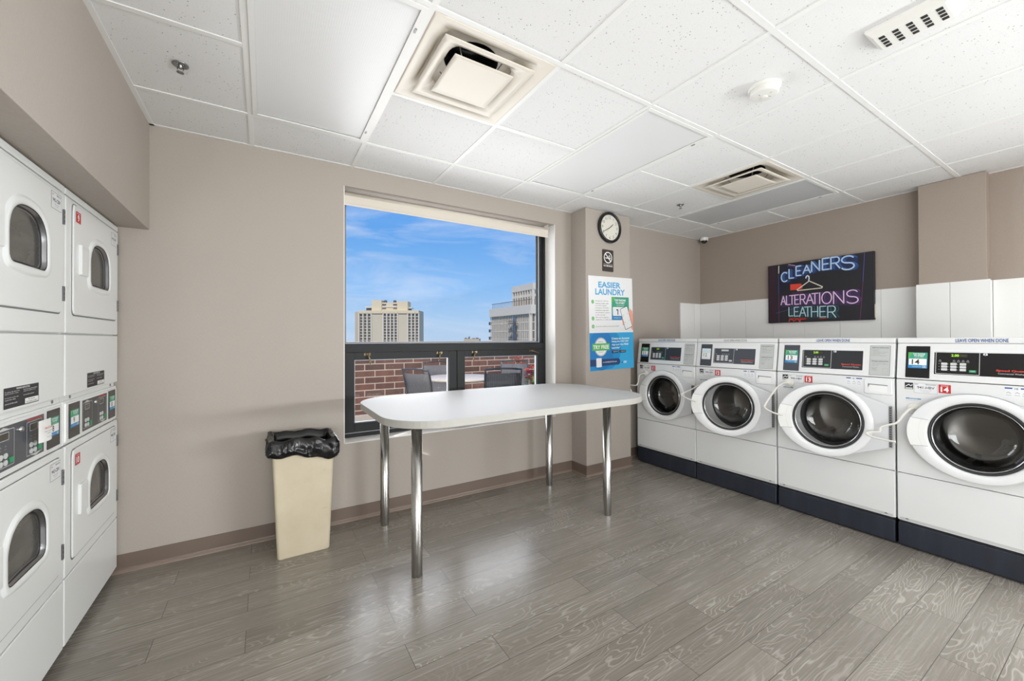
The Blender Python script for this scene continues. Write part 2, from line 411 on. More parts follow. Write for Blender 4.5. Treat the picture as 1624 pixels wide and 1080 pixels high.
    def build(s, name, parent=None, loc=None, rot=None, bevel=0.0, seg=2, M=None):
        me = bpy.data.meshes.new(name); me.from_pydata(s.v, [], s.f)
        for m in s.mats: me.materials.append(m)
        me.polygons.foreach_set('material_index', s.m); me.polygons.foreach_set('use_smooth', s.sm)
        me.validate(); me.update()
        o = bpy.data.objects.new(name, me); COL.objects.link(o)
        if parent is not None: o.parent = parent
        if loc is not None: o.location = loc
        if rot is not None: o.rotation_euler = rot
        if bevel:
            b = o.modifiers.new('bevel', 'BEVEL'); b.width = bevel; b.segments = seg; b.limit_method = 'ANGLE'; b.angle_limit = R(40); b.harden_normals = False
        return o

def tag(o, label=None, cat=None, group=None, kind=None):
    if label: o['label'] = label
    if cat: o['category'] = cat
    if group: o['group'] = group
    if kind: o['kind'] = kind
    return o
def empty(name, loc, rz=0.0, ry=0.0):
    o = bpy.data.objects.new(name, None); COL.objects.link(o); o.location = loc; o.rotation_euler = (0, ry, rz); o.empty_display_size = .1
    return o
def copy_tree(o, parent=None):
    c = o.copy(); COL.objects.link(c); c.parent = parent
    for ch in list(o.children): copy_tree(ch, c)
    return c
def ray_poly(P, ang):
    dx, dy = math.cos(ang), math.sin(ang); best = None
    for i in range(len(P)):
        ax, ay = P[i]; bx, by = P[(i + 1) % len(P)]; ex, ey = bx - ax, by - ay
        den = dx * ey - dy * ex
        if abs(den) < 1e-12: continue
        t = (ax * ey - ay * ex) / den; q = (ax * dy - ay * dx) / den
        if t > 0 and -1e-9 <= q <= 1 + 1e-9 and (best is None or t > best): best = t
    return (dx * best, dy * best)
def star(P, c, n=72, extra=()):
    """resample outline P as seen from c at fixed angles (extra angles added)"""
    Q = [(x - c[0], y - c[1]) for x, y in P]; A = sorted([2 * math.pi * k / n for k in range(n)] + [a % (2 * math.pi) for a in extra])
    return [(c[0] + x, c[1] + y) for x, y in (ray_poly(Q, a) for a in A)]

# ------------------------------------------------------------------ the room
def struct(name, mb, bevel=0.0):
    return tag(mb.build(name, bevel=bevel), kind='structure')
b = MB(); b.box(XL - .1, YB, -.12, XR + .1, .0, 0, M_floor); struct('floor', b)
# window wall (faces the room at y = 0), thickness to y = .26, with an opening
WX0, WX1, WZ0, WZ1 = .5531, 2.4558, .557, 2.409
b = MB()
T = .26
b.box(XL, 0, -.1, WX0, T, H + .1, M_wall); b.box(WX1, 0, -.1, XR + .1, T, H + .1, M_wall)
b.box(WX0, 0, -.1, WX1, T, WZ0, M_wall); b.box(WX0, 0, WZ1, WX1, T, H + .1, M_wall)
struct('wall_window', b)
# white reveal lining
b = MB()
b.box(WX0, -.001, WZ0 - .001, WX1, .19, WZ0 + .004, M_white_paint); b.box(WX1 - .004, -.001, WZ0, WX1 + .001, .19, WZ1, M_white_paint)
b.box(WX0 - .001, -.001, WZ0, WX0 + .004, .19, WZ1, M_white_paint)
struct('trim_1', b)
# pillar beside the window
PX0, PX1, PY1 = 2.6584, 3.2611, -.2135
b = MB(); b.box(PX0, PY1, 0, PX1, -.0005, H, M_wall); struct('wall_pillar', b, .003)
b = MB(); b.box(XR, YB, -.1, XR + .1, -.0005, H + .1, M_wallend); struct('wall_right', b)
b = MB(); b.box(4.657, -2.393, 0, XR - .0005, -2.026, H, M_wallend); struct('wall_column', b, .003)
b = MB(); b.box(XL - .1, YB, -.1, XL, T, H + .1, M_wall); struct('wall_left', b)
b = MB(); b.box(XL + .0005, YB, 1.9405, -.4993, -.0005, H, M_wall); struct('wall_soffit', b, .002)
# rear wall with an opening made up for the added fill lamp
b = MB(); b.box(XL, YB - .1, -.1, XR, YB, .25, M_wall); b.box(XL, YB - .1, 1.8, XR, YB, H + .1, M_wall); b.box(XL, YB - .1, .25, -1.3, YB, 1.8, M_wall); b.box(1.7, YB - .1, .25, XR, YB, 1.8, M_wall)
struct('wall_rear', b)
b = MB(); b.box(-1.3, YB - .06, .25, 1.7, YB - .04, 1.8, M_white_paint); struct('rear_fill_panel', b)  # unseen white panel added behind the fill lamp
# unseen slab added above the ceiling to keep the sun out
b = MB(); b.box(XL - .1, YB - .1, H + .35, XR + .1, T, H + .5, M_white_paint); struct('sun_block_slab', b)
# white panels on the right wall and the column, and the return on the window wall
b = MB()
pz0, pz1 = .2, 1.738
def wp(x0, y0, x1, y1): b.box(x0, y0, pz0, x1, y1, pz1, M_panel)
ys = [-.012, -.268, -.572, -.866, -1.16, -1.456, -1.757, -2.024]
for i in range(len(ys) - 1): wp(XR - .012, ys[i + 1] + .001, XR - .0006, ys[i] - .001)
for a, c in ((-2.012, -2.205), (-2.205, -2.412)): wp(4.645, c + .001, 4.6565, a - .001)
wp(4.657, -2.405, XR - .013, -2.3935)
for i in range(6): wp(XR - .012, -2.406 - .3 * (i + 1) + .001, XR - .0006, -2.406 - .3 * i - .001)
wp(4.366, -.012, 4.641, -.0006); wp(4.643, -.012, XR - .0135, -.0006)
struct('trim_3', b)
# cove baseboards
def cove(name, pts):
    """pts: wall line points, room on the left of the travel direction"""
    b = MB(); P = [Vector(p) for p in pts]
    n = len(P); prof = [(.0006, .0), (.0155, .0), (.0145, .004), (.006, .014), (.0035, .022), (.0035, .100), (.0006, .1015)]
    offs = []
    for i in range(n):
        d0 = (P[i] - P[i - 1]).normalized() if i > 0 else (P[1] - P[0]).normalized()
        d1 = (P[i + 1] - P[i]).normalized() if i < n - 1 else d0
        n0 = Vector((-d0.y, d0.x)); n1 = Vector((-d1.y, d1.x)); m = (n0 + n1); m = m / m.dot(n0) if m.length > 1e-6 else n0
        offs.append(m)
    loops = [[(P[i].x + offs[i].x * o, P[i].y + offs[i].y * o, z) for (o, z) in prof] for i in range(n)]
    for i in range(n - 1):
        for k in range(len(prof) - 1):
            vb = b.addv([loops[i][k], loops[i + 1][k], loops[i + 1][k + 1], loops[i][k + 1]])
            b.addf([(0, 1, 2, 3)], M_base2 if k < 3 else M_base, vb, False)
    return struct(name, b)
cove('baseboard_window', [(PX0, -.0), (XL, -.0)])
cove('baseboard_pillar', [(PX1, -.0), (PX1, PY1), (PX0, PY1), (PX0, -.0)])
cove('baseboard_corner', [(XR, YB), (XR, -.0), (PX1, -.0)])

# ceiling: tiles in a 0.61 m grid, open where fixtures sit
G = .6096
def gx(c): return c * G
def gy(r): return -r * G + .1857
LIGHTS = [(0, 1, 'v'), (3, 1, 'v'), (6, 1, 'v')]          # column, first row, 4 ft long in y
VENTS = [(1, 2), (5, 2)]
skip = set()
for c, r, _ in LIGHTS: skip |= {(c, r), (c, r + 1)}
for c, r in VENTS: skip.add((c, r))
REAR = []
for c, r in REAR: skip |= {(c, r), (c, r + 1)}
b = MB(); SX0 = -.4993
cols = [(-1, SX0, 0)] + [(c, gx(c), gx(c + 1)) for c in range(7)] + [(7, gx(7), XR)]
rows = [(0, gy(1), 0)] + [(r, gy(r + 1), gy(r)) for r in range(1, 15)]
for c, x0, x1 in cols:
    for r, y0, y1 in rows:
        if (c, r) in skip: continue
        b.box(x0 + .001, max(y0, YB) + .001, H + .003, x1 - .001, y1 - .001, H + .018, M_tile)
# plenum cover above the open cells
b.box(SX0, YB, H + .30, XR, 0, H + .32, M_white_paint)
struct('ceiling', b)
b = MB(); tw = .012
for c in range(0, 8): b.box(gx(c) - tw, YB, H - .001, gx(c) + tw, 0, H + .0035, M_grid)
lit_rows = {(c, r + 1) for c, r, _ in LIGHTS} | {(c, r + 1) for c, r in REAR}
for r in range(1, 15):
    if gy(r) > YB:
        for c, x0, x1 in cols:
            if (c, r) in lit_rows: continue          # no cross tee through a two-tile light
            b.box(x0, gy(r) - tw, H - .0014, x1, gy(r) + tw, H + .0034, M_grid)
b.box(SX0, -.020, H - .0016, XR, -.0005, H + .002, M_grid); b.box(SX0, YB, H - .0016, SX0 + .022, 0, H + .002, M_grid); b.box(XR - .022, YB, H - .0016, XR - .0005, 0, H + .002, M_grid)
struct('trim_4', b)

# ------------------------------------------------------------------ window
win = empty('window_1', (0, 0, 0)); tag(win, kind='structure')
def rectframe(b, x0, z0, x1, z1, y0, y1, l, r_, bt, tp, m):
    b.box(x0, y0, z0, x0 + l, y1, z1, m); b.box(x1 - r_, y0, z0, x1, y1, z1, m)
    b.box(x0 + l, y0, z0, x1 - r_, y1, z0 + bt, m); b.box(x0 + l, y0, z1 - tp, x1 - r_, y1, z1, m)
b = MB()
rectframe(b, WX0 + .001, WZ0 + .005, WX1 - .005, WZ1, .150, .25, .022, .030, .028, .03, M_frame)
b.box(WX0 + .02, .143, 1.205, WX1 - .03, .25, 1.262, M_frame)            # transom
rectframe(b, WX0 + .022, 1.262, WX1 - .034, WZ1 - .03, .158, .20, .012, .030, .008, .012, M_frame)
rectframe(b, WX0 + .034, 1.270, WX1 - .064, WZ1 - .04, .170, .20, .006, .012, .006, .010, M_frame_l)
rectframe(b, WX0 + .040, 1.276, WX1 - .076, WZ1 - .05, .182, .20, .004, .012, .004, .010, M_frame)
b.box(1.4905, .152, .585, 1.4955, .25, 1.205, M_gap)
wf = b.build('window_frame', win, bevel=.0015)
for i, (x0, x1, g0, g1) in enumerate(((.578, 1.490, .650, 1.418), (1.496, 2.424, 1.568, 2.346))):
    b = MB(); z0, z1 = .598, 1.203
    rectframe(b, x0, z0, x1, z1, .1445, .20, g0 - x0, x1 - g1, .068, .056, M_frame)
    rectframe(b, g0, z0 + .068, g1, z1 - .056, .162, .18, .006, .006, .006, .006, M_frame_l)
    s_ = b.build('sash', win, bevel=.002)
    b = MB(); b.box(g0 + .002, .172, z0 + .07, g1 - .002, .176, z1 - .058, M_glass); b.build('window_pane', s_)
    for k, (lx, flip) in enumerate(((( .742, 0), (1.331, 0)) if i == 0 else ((1.662, 0), (2.275, 1)))):
        b = MB(); b.T = frame_at(lx, .1445, 1.188)
        b.prism(rrect(-.024, -.010, .024, .010, .006), 0, .005, M_brass); b.lathe([(.013, .0), (.013, .016), (.008, .02)], M_brass, 20, cap1=True)
        if not flip: P = [(0, 0, .016), (.006, -.012, .022), (.014, -.035, .024), (.019, -.062, .022), (.021, -.082, .020)]
        else: P = [(0, 0, .016), (.012, -.004, .022), (.035, -.010, .024), (.060, -.016, .022), (.080, -.018, .020)]
        if i == 1 and not flip: P = [(-p[0], p[1], p[2]) for p in P]
        if i == 0 and k == 1: P = [(-p[0] * .5, p[1] * .9, p[2]) for p in P]
        b.tube(P, [.007, .0075, .007, .006, .005], M_brass, 8)
        b.build('latch', s_)
b = MB(); b.box(WX0 + .043, .190, 1.279, WX1 - .086, .194, WZ1 - .06, M_glass); b.build('window_pane', win)

# roller blind
rb = empty('roller_blind', (1.478, .062, 2.35)); tag(rb, 'rolled-up cream fabric roller blind at the top of the window', 'blind')
b = MB(); b.T = Matrix.Rotation(R(90), 4, 'Y'); b.lathe([(.0, -.920), (.034, -.920), (.034, .918), (.0, .918)], M_shade, 32); b.build('roll', rb)
b = MB(); b.box(-.918, -.034, -.060, .916, -.031, 0, M_shade); b.build('shade_cloth', rb)
b = MB(); b.T = Matrix.Rotation(R(90), 4, 'Y'); b.loft([[(x, y, z) for x, y in rrect(.052, -.037, .070, -.027, .0045)] for z in (-.917, .915)], M_shade, True, True, smooth=False); b.build('hem_bar', rb)
for sx in (-.9215, .9185):
    b = MB(); b.box(sx - .0012, -.036, -.036, sx + .0012, .03, .057, M_white_paint); b.build('bracket', rb, bevel=.0005)

# ------------------------------------------------------------------ ceiling fixtures
def troffer(c, r, lens, label):
    x0, x1 = gx(c) + tw, gx(c + 1) - tw; y1, y0 = gy(r) - tw, gy(r + 2) + tw
    cx, cy = (x0 + x1) / 2, (y0 + y1) / 2
    t = empty('ceiling_light', (cx, cy, H)); tag(t, label, 'ceiling light', 'flat ceiling light panels')
    b = MB(); a, d = (x1 - x0) / 2 - .001, (y1 - y0) / 2 - .001
    O = [(-a, -d), (a, -d), (a, d), (-a, d)]; I = [(-a + .022, -d + .022), (a - .022, -d + .022), (a - .022, d - .022), (-a + .022, d - .022)]
    b.ringplate(O, I, .002, -.004, M_grid)
    b.box(-a, -d, .085, a, d, .09, M_grid)
    for k in range(4):
        p, q = O[k], O[(k + 1) % 4]; vb = b.addv([(p[0], p[1], .002), (q[0], q[1], .002), (q[0], q[1], .09), (p[0], p[1], .09)]); b.addf([(0, 1, 2, 3)], M_grid, vb)
    b.build('light_frame', t)
    b = MB(); b.box(-a + .020, -d + .020, .004, a - .020, d - .020, .007, lens); b.build('lens', t)
    for s_ in (-1, 1):
        b = MB(); b.box(a - .014, s_ * d * .78 - .012, -.0065, a - .006, s_ * d * .78 + .012, -.0035, M_hinge); b.build('lens_clip', t)
    return t
troffer(0, 1, M_lens, 'large flat ceiling light panel nearest the beige soffit, left of the air diffuser')
troffer(3, 1, M_lens, 'pale ceiling light panel in the middle of the ceiling, in front of the window')
troffer(6, 1, M_lens_shade, 'grey unlit ceiling light panel above the washers, beside the far diffuser')

def diffuser(c, r, label):
    cx, cy = gx(c + .5), gy(r + .5); t = empty('air_diffuser', (cx, cy, H)); tag(t, label, 'air vent', 'square ceiling air diffusers')
    a = G / 2 - tw - .001; n = 64
    def L(h, rr, z, n=n): return [(x, y, z) for x, y in star(rrect(-h, -h, h, h, rr, 6), (0, 0), n, [R(45), R(135), R(225), R(315)])]
    b = MB(); b.loft([L(a, .0, .004), L(a, .0, -.003), L(a - .008, .004, -.004), L(a - .05, .02, .004), L(a - .075, .06, .022), L(a - .085, .10, .055), L(.155, .12, .075), L(.13, .1299, .085)], M_vent)
    b.build('outer_pan', t)
    b = MB(); b.lathe([(.128, .084), (.12, .12), (.126, .13), (.118, .14), (.125, .15), (.117, .16), (.124, .17), (.116, .185), (.12, .22)], M_duct, 36, cap1=True)
    b.build('duct_collar', t)
    b = MB(); h = .222
    b.loft([L(h, .002, -.012), L(h, .002, -.015), L(h - .03, .01, -.011), L(h - .055, .04, .002), L(h - .066, .06, .018), L(h - .067, .06, .022), L(h - .05, .04, .008), L(h - .01, .004, -.006), L(h, .002, -.012)], M_vent)
    b.build('middle_cone', t)
    b = MB(); h = .148
    b.loft([L(h, .002, -.020), L(h, .002, -.024), L(h - .03, .01, -.019), L(h - .06, .05, -.010), L(.055, .0549, -.010)], M_vent, cap0=True)
    b.lathe([(.055, -.010), (.054, -.0165), (.050, -.018), (.018, -.0175), (.0165, -.013), (.015, -.006)], M_vent, 36); b.lathe([(.016, -.008), (.004, -.008)], M_grey, 24, cap1=True)
    b.build('centre_plate', t)
    for s_ in ((-.12, .12), (.12, -.12), (.12, .12), (-.12, -.12)):
        b = MB(); b.tube([(s_[0] * .6, s_[1] * .6, -.012), (s_[0] * .95, s_[1] * .95, .06)], .0028, M_steel, 6); b.build('hanger_wire', t)
    return t
diffuser(1, 2, 'cream square air diffuser beside the large left light panel, nearest the camera')
diffuser(5, 2, 'cream square air diffuser above the washers, beside the grey light panel')

def sprinkler(x, y, label):
    t = empty('sprinkler_head', (x, y, H)); tag(t, label, 'sprinkler', 'ceiling sprinkler heads')
    b = MB(); b.lathe([(.031, .002), (.031, -.002), (.026, -.004), (.014, .0015), (.012, .003)], M_steel, 28); b.build('escutcheon', t)
    b = MB(); b.lathe([(.009, .003), (.009, -.012), (.006, -.014), (.006, -.018)], M_steel, 16, cap1=True)
    b.tube([(-.009, 0, -.012), (-.011, 0, -.022), (-.003, 0, -.032)], .0018, M_steel, 6); b.tube([(.009, 0, -.012), (.011, 0, -.022), (.003, 0, -.032)], .0018, M_steel, 6); b.build('sprinkler_body', t)
    b = MB(); b.lathe([(.0005, -.031), (.006, -.032), (.014, -.0335), (.0145, -.035), (.0005, -.0355)], M_steel, 20); b.build('deflector', t)
sprinkler(-.257, -.74, 'chrome fire sprinkler in the tile between the soffit and the left light panel')
sprinkler(3.375, -.721, 'small chrome fire sprinkler in the tile beside the far diffuser, above the pillar sign')

t = empty('smoke_detector', (2.192, -2.040, H)); tag(t, 'round off-white smoke detector on a ceiling tile above the washers', 'smoke detector')
b = MB(); b.lathe([(.071, .003), (.071, -.008), (.066, -.012), (.062, -.012)], M_detector, 44, cap1=True); b.build('detector_base', t)
b = MB(); b.lathe([(.060, -.011), (.062, -.018), (.063, -.030), (.060, -.036), (.054, -.038), (.001, -.038)], M_detector, 44); b.build('detector_cover', t)
b = MB(); b.lathe([(.016, -.0378), (.016, -.040), (.013, -.0415), (.001, -.0415)], M_detector, 24, cx=.012, cy=.008); b.build('test_button', t)
for k, (px, py, w) in enumerate(((-.022, .012, .014), (.0, -.030, .010), (.030, -.012, .010))):
    b = MB(); b.T = Matrix.Translation((px, py, -.0385)) @ Matrix.Rotation(k * 1.3, 4, 'Z'); b.box(-w / 2, -.0015, 0, w / 2, .0015, .001, M_grey); b.build('sensor_slot', t)

# audible/air grille with small square holes on the tile at the top right
t = empty('ceiling_speaker_grille', (2.245, -2.565, H), R(0)); tag(t, 'small white boxy ceiling grille with rows of dark square holes', 'ceiling grille')
b = MB(); hw, hl = .082, .125
b.loft([[(x, y, z) for x, y in rrect(-hw - o, -hl - o, hw + o, hl + o, .004)] for o, z in ((0, .003), (0, -.004), (-.022, -.030))], M_detector, cap1=True, smooth=False)
for i in range(4):
    for j in range(5):
        x = -.042 + i * .026; y = -.084 + j * .041
        b.box(x - .009, y - .009, -.0312, x + .009, y + .009, -.0302, M_dark)
b.build('grille_cover', t)

t = empty('security_camera', (4.718, -.098, H)); tag(t, 'small white dome security camera at the ceiling corner over the washers', 'camera')
b = MB(); b.lathe([(.046, .002), (.047, -.004), (.046, -.030), (.040, -.036), (.036, -.036)], M_white, 32, cap1=True); b.build('camera_base', t)
b = MB(); b.lathe([(.036, -.034), (.034, -.046), (.028, -.057), (.016, -.066), (.0005, -.069)], M_black, 28); b.build('camera_dome', t)

# ------------------------------------------------------------------ wall things
c_ = empty('wall_clock', (2.960, PY1, 2.397)); tag(c_, 'round black-rimmed wall clock at the top of the pillar', 'clock')
b = MB(); b.T = FRONT.copy(); b.lathe([(.150, .0015), (.153, .012), (.152, .024), (.145, .032), (.134, .034), (.126, .028), (.124, .018)], M_black, 56, cap0=True); b.build('clock_rim', c_)
b = MB(); b.T = FRONT.copy(); b.flat(circ(0, 0, .125, n=48), .016, M_clockface)
for h in range(1, 13):
    a = R(90 - 30 * h); x, y = .097 * math.cos(a), .097 * math.sin(a); b.text(str(h), x - .015, y - .013, x + .015, y + .013, .0165, M_ink, .0, keep=True)
for k in range(60):
    a = R(6 * k); b.stroke([(.117 * math.cos(a), .117 * math.sin(a)), (.121 * math.cos(a), .121 * math.sin(a))], .001, .0165, M_ink, 3)
b.build('clock_face', c_)
for nm, ang, ln, wd, w in (('hour_hand', 90 - 50, .062, .006, .019), ('minute_hand', 90 - 240, .100, .0045, .021), ('second_hand', 90 - 225, .085, .0015, .023)):
    b = MB(); b.T = FRONT @ Matrix.Rotation(R(ang), 4, 'Z'); b.prism([(-.018, -wd / 2), (ln * .7, -wd / 2), (ln, 0), (ln * .7, wd / 2), (-.018, wd / 2)], w, w + .001, M_black if nm != 'second_hand' else M_grey); b.build(nm, c_)

t = empty('no_smoking_sign', (2.945, PY1, 2.072)); tag(t, 'small dark brown no smoking sign on the pillar, under the clock', 'sign')
b = MB(); b.T = FRONT.copy(); b.prism(rrect(-.074, -.107, .074, .107, .010), .0008, .005, M_brown); b.build('sign_plate', t)
b = MB(); b.T = FRONT.copy(); w = .0054
P = circ(0, .030, .056, n=40); b.loft([[(x, y, w) for x, y in circ(0, .030, .056, n=40)], [(x, y, w) for x, y in circ(0, .030, .047, n=40)]], M_white, smooth=False)
b.stroke([(-.036, .066), (.036, -.006)], .010, w + .0002, M_white); b.stroke([(-.034, .024), (.020, .024)], .008, w, M_white); b.stroke([(.026, .024), (.034, .024)], .008, w, M_white)
b.stroke([(.030, .034), (.028, .042), (.020, .044), (.016, .052), (.024, .056)], .004, w, M_white); b.stroke([(.022, .034), (.018, .038), (.010, .040), (.010, .050)], .004, w, M_white)
b.stroke([(-.062, -.036), (.062, -.036)], .0016, w, M_white); b.text('NO SMOKING', -.060, -.060, .060, -.045, w, M_white, .02); b.build('sign_print', t)

# poster
t = empty('laundry_poster', (2.703, PY1 - .002, .993), 0, R(-1.35)); tag(t, 'EASIER LAUNDRY poster with blue lower half on the pillar', 'poster')
b = MB(); b.T = FRONT.copy(); b.prism(rrect(0, 0, .600, .914, .003), .0, .005, M_poster); b.build('poster_board', t)
b = MB(); b.T = FRONT.copy(); w = .0054
k = .600 / .615
b.text('EASIER', .128, .803, .432, .862, w, M_ptitle, .03); b.text('LAUNDRY', .086, .733, .490, .794, w, M_ptitle, .03)
for (cy, nmb) in ((.664, '1'), (.503, '2'), (.427, '3')):
    b.flat(circ(.050, cy, .0165, .0185, n=24), w, M_lgreen); b.text(nmb, .045, cy - .009, .055, cy + .009, w + .0003, M_white, .02, keep=True)
def lines(L, x0, y, h, dy, cw, m, w=w, bold=.004):
    for i, s_ in enumerate(L):
        b.text(s_, x0, y - i * dy, x0 + cw * len(s_), y - i * dy + h, w, m, bold)
lines(['Wirelessly, TAP the', 'machine reader with', 'your NFC capable', 'smartphone, OR SCAN', 'a machine code with', 'any smartphone camera', 'or QR code app'], .082, .667, .011, .0225, .0092, M_ink)
lines(['PAY with Google Pay,', 'Apple Pay or credit card'], .086, .508, .011, .0225, .0086, M_ink)
lines(['Load the machine and press START'], .086, .421, .011, .02, .0098, M_ink)
# phone card
b.flat([(.300, .488), (.545, .488), (.545, .718), (.300, .718)], w, M_sky)
b.flat([(.300, .560), (.545, .560), (.545, .718), (.300, .718)], w + .0001, M_teal); b.flat([(.300, .640), (.350, .718), (.300, .718)], w + .0002, M_lgreen)
b.text('TAP PHONE', .340, .675, .500, .697, w + .0003, M_white, .03); b.text('TO START', .355, .648, .487, .669, w + .0003, M_white, .03); b.text('or scan code', .370, .630, .475, .640, w + .0003, M_white)
b.flat(rrect(.315, .530, .520, .618, .01), w + .0003, M_poster); b.stroke([(.368, .590), (.385, .590), (.385, .545)], .012, w + .0005, M_pnavy); b.text('mycscgo.com', .325, .503, .425, .514, w + .0004, M_white)
# hand holding a phone
for P in ([(.455, .430), (.440, .500), (.455, .540), (.470, .520), (.475, .450)], [(.555, .610), (.590, .580), (.600, .540), (.600, .380), (.575, .400), (.560, .470), (.550, .560)], [(.440, .520), (.448, .570), (.466, .560), (.462, .515)]):
    b.flat(P, w + .0006, M_skin)
b.T = FRONT @ Matrix.Translation((.503, .510, 0)) @ Matrix.Rotation(R(19), 4, 'Z')
b.flat(rrect(-.056, -.112, .056, .112, .014), w + .0009, M_ink); b.flat(rrect(-.051, -.107, .051, .107, .010), w + .0011, M_poster)
for sx, sy in ((-1, -1), (1, -1), (1, 1), (-1, 1)): b.stroke([(sx * .036, sy * .026), (sx * .036, sy * .040), (sx * .022, sy * .040)], .0025, w + .0013, M_grey, 3)
b.T = FRONT.copy()
# blue lower half
b.flat([(0, 0), (.600, 0), (.600, .364), (0, .364)], w, M_pblue2)
P = [(0, 0)] + [(.16 + .26 * math.cos(R(a)), .215 + .235 * math.sin(R(a))) for a in range(-60, 41, 8)] + [(.345, .364), (0, .364)]; b.flat(P, w + .0001, M_pblue)
b.flat([(max(.0005, x), min(.363, max(.0005, y))) for x, y in circ(.150, .200, .165, .200, n=48)], w + .0002, M_pblue3)
sc = [(.145 + (.083 + (.004 if i % 2 else 0)) * math.cos(2 * math.pi * i / 48), .228 + (.088 + (.004 if i % 2 else 0)) * math.sin(2 * math.pi * i / 48)) for i in range(48)]
b.flat(sc, w + .0003, M_lgrey); b.flat(circ(.145, .228, .074, .078, n=40), w + .0004, M_poster)
b.text('DIGITAL', .112, .272, .178, .284, w + .0006, M_grey); b.text('WALLET', .112, .172, .178, .184, w + .0006, M_grey)
b.flat([(.030, .192), (.262, .192), (.262, .262), (.030, .262)], w + .0007, M_lgreen); b.text('TRY FREE', .042, .208, .250, .246, w + .0009, M_white, .03)
lines(['Create an Account', 'Using the CSC GO', 'App and Get FREE'], .290, .296, .020, .0315, .0148, M_white, w + .0003, .025); b.text('Laundry*', .290, .200, .410, .224, w + .0003, M_white, .025)
for x0 in (.290, .395): b.flat(rrect(x0, .162, x0 + .092, .186, .004), w + .0004, M_ink); b.text('App Store' if x0 < .3 else 'Google Play', x0 + .018, .169, x0 + .086, .180, w + .0006, M_white)
b.stroke([(.290, .142), (.560, .142)], .002, w + .0004, M_pblue2)
b.flat([(0, .044), (.372, .044)] + circ(.372, .076, .032, n=10, a0=-80, a1=80) + [(.372, .108), (0, .108)], w + .0004, M_pnavy)
b.flat(rrect(.080, .032, .150, .120, .008), w + .0006, M_poster); b.text('or visit MyCSCGO.com', .168, .068, .355, .084, w + .0006, M_white, .02)
b.stroke([(.422, .066), (.430, .058), (.444, .074)], .006, w + .0005, M_pnavy); b.text('CSC', .450, .056, .498, .076, w + .0005, M_white, .03); b.text('GO', .503, .056, .540, .076, w + .0005, M_ptitle, .0)
b.build('poster_print', t)

# neon photograph canvas
GL = {
 'C': [[(.95 if False else .5 + .5 * math.cos(R(a)), .5 + .5 * math.sin(R(a))) for a in range(50, 311, 20)]],
 'L': [[(0, 1), (0, 0), (.9, 0)]], 'E': [[(.9, 1), (0, 1), (0, 0), (.9, 0)], [(0, .5), (.75, .5)]],
 'A': [[(0, 0), (.5, 1), (1, 0)], [(.2, .36), (.8, .36)]], 'N': [[(0, 0), (0, 1), (1, 0), (1, 1)]],
 'R': [[(0, 0), (0, 1), (.6, 1)] + [(.6 + .35 * math.cos(R(a)), .74 + .26 * math.sin(R(a))) for a in range(75, -91, -20)] + [(0, .48)], [(.5, .48), (1, 0)]],
 'S': [[(.5 + .45 * math.cos(R(a)), .75 + .25 * math.sin(R(a))) for a in range(25, 271, 20)] + [(.5 + .48 * math.cos(R(a)), .25 + .25 * math.sin(R(a))) for a in range(85, -156, -20)]],
 'T': [[(0, 1), (1, 1)], [(.5, 1), (.5, 0)]], 'I': [[(.5, 0), (.5, 1)]], 'O': [[(.5 + .5 * math.cos(R(a)), .5 + .5 * math.sin(R(a))) for a in range(0, 361, 18)]],
 'H': [[(0, 0), (0, 1)], [(1, 0), (1, 1)], [(0, .5), (1, .5)]],
}
t = empty('neon_sign_canvas', (XR - .004, -.828, 1.467), R(-90)); tag(t, 'black canvas print of neon CLEANERS ALTERATIONS LEATHER lettering on the right wall', 'picture')
CW, CH = .892, .620
b = MB(); b.box(0, -.036, 0, CW, -.0005, CH, M_canvas); b.build('canvas_board', t, bevel=.002)
b = MB(); b.T = frame_at(0, -.0364, 0)
PM = {k: mat('neon_print_' + k, c, .45) for k, c in dict(white=(224, 236, 250), paleblue=(190, 216, 246), pink=(238, 206, 238), mint=(190, 226, 232), blue=(38, 76, 140), purple=(92, 54, 128), teal=(40, 96, 112), red=(222, 66, 50), violet=(88, 78, 150), magenta=(110, 44, 92), cream=(232, 224, 206), dim=(60, 62, 72), wine=(52, 26, 44), deep=(26, 28, 48)).items()}
def word(spec, wd, m, w, dx=0, dy=0, italic=0):
    for ch, x0, x1, y0, y1 in spec:
        for P in GL[ch]:
            b.stroke([(x0 + dx + p[0] * (x1 - x0) + italic * p[1] * (y1 - y0), y0 + dy + p[1] * (y1 - y0)) for p in P], wd, w, m, 4)
def px(q): return .137 + (q - 310) * .00066
cl = [('C', .132, .196, .432, .530), ('L', .206, .252, .462, .554), ('E', .271, .318, .480, .577), ('A', .334, .397, .494, .574), ('N', .409, .476, .505, .604), ('E', .501, .560, .507, .616), ('R', .570, .640, .505, .615), ('S', .650, .752, .480, .608)]
b.flat([(.012, .01), (.075, .01), (.075, .612), (.012, .612)], .0003, PM['wine']); b.flat([(.10, .30), (.32, .43), (.36, .60), (.11, .60)], .0003, PM['deep'])
b.flat([(.132, .430), (.30, .465), (.50, .495), (.775, .470), (.780, .600), (.55, .600), (.30, .560), (.14, .530)], .0004, mat('neon_print_navy', (30, 44, 84), .45))
b.flat([(px(300), .165), (px(1300), .14), (px(1300), .29), (px(300), .29)], .0004, mat('neon_print_plum', (56, 40, 74), .45))
b.flat([(px(400), .045), (px(1040), .02), (px(1040), .115), (px(400), .16)], .0004, mat('neon_print_pine', (36, 50, 60), .45))
word(cl, .011, PM['blue'], .0006, .028, -.006); word(cl, .006, mat('neon_print_azure', (52, 104, 176), .45), .0007, .018, .004)
word(cl, .0125, PM['paleblue'], .0009)
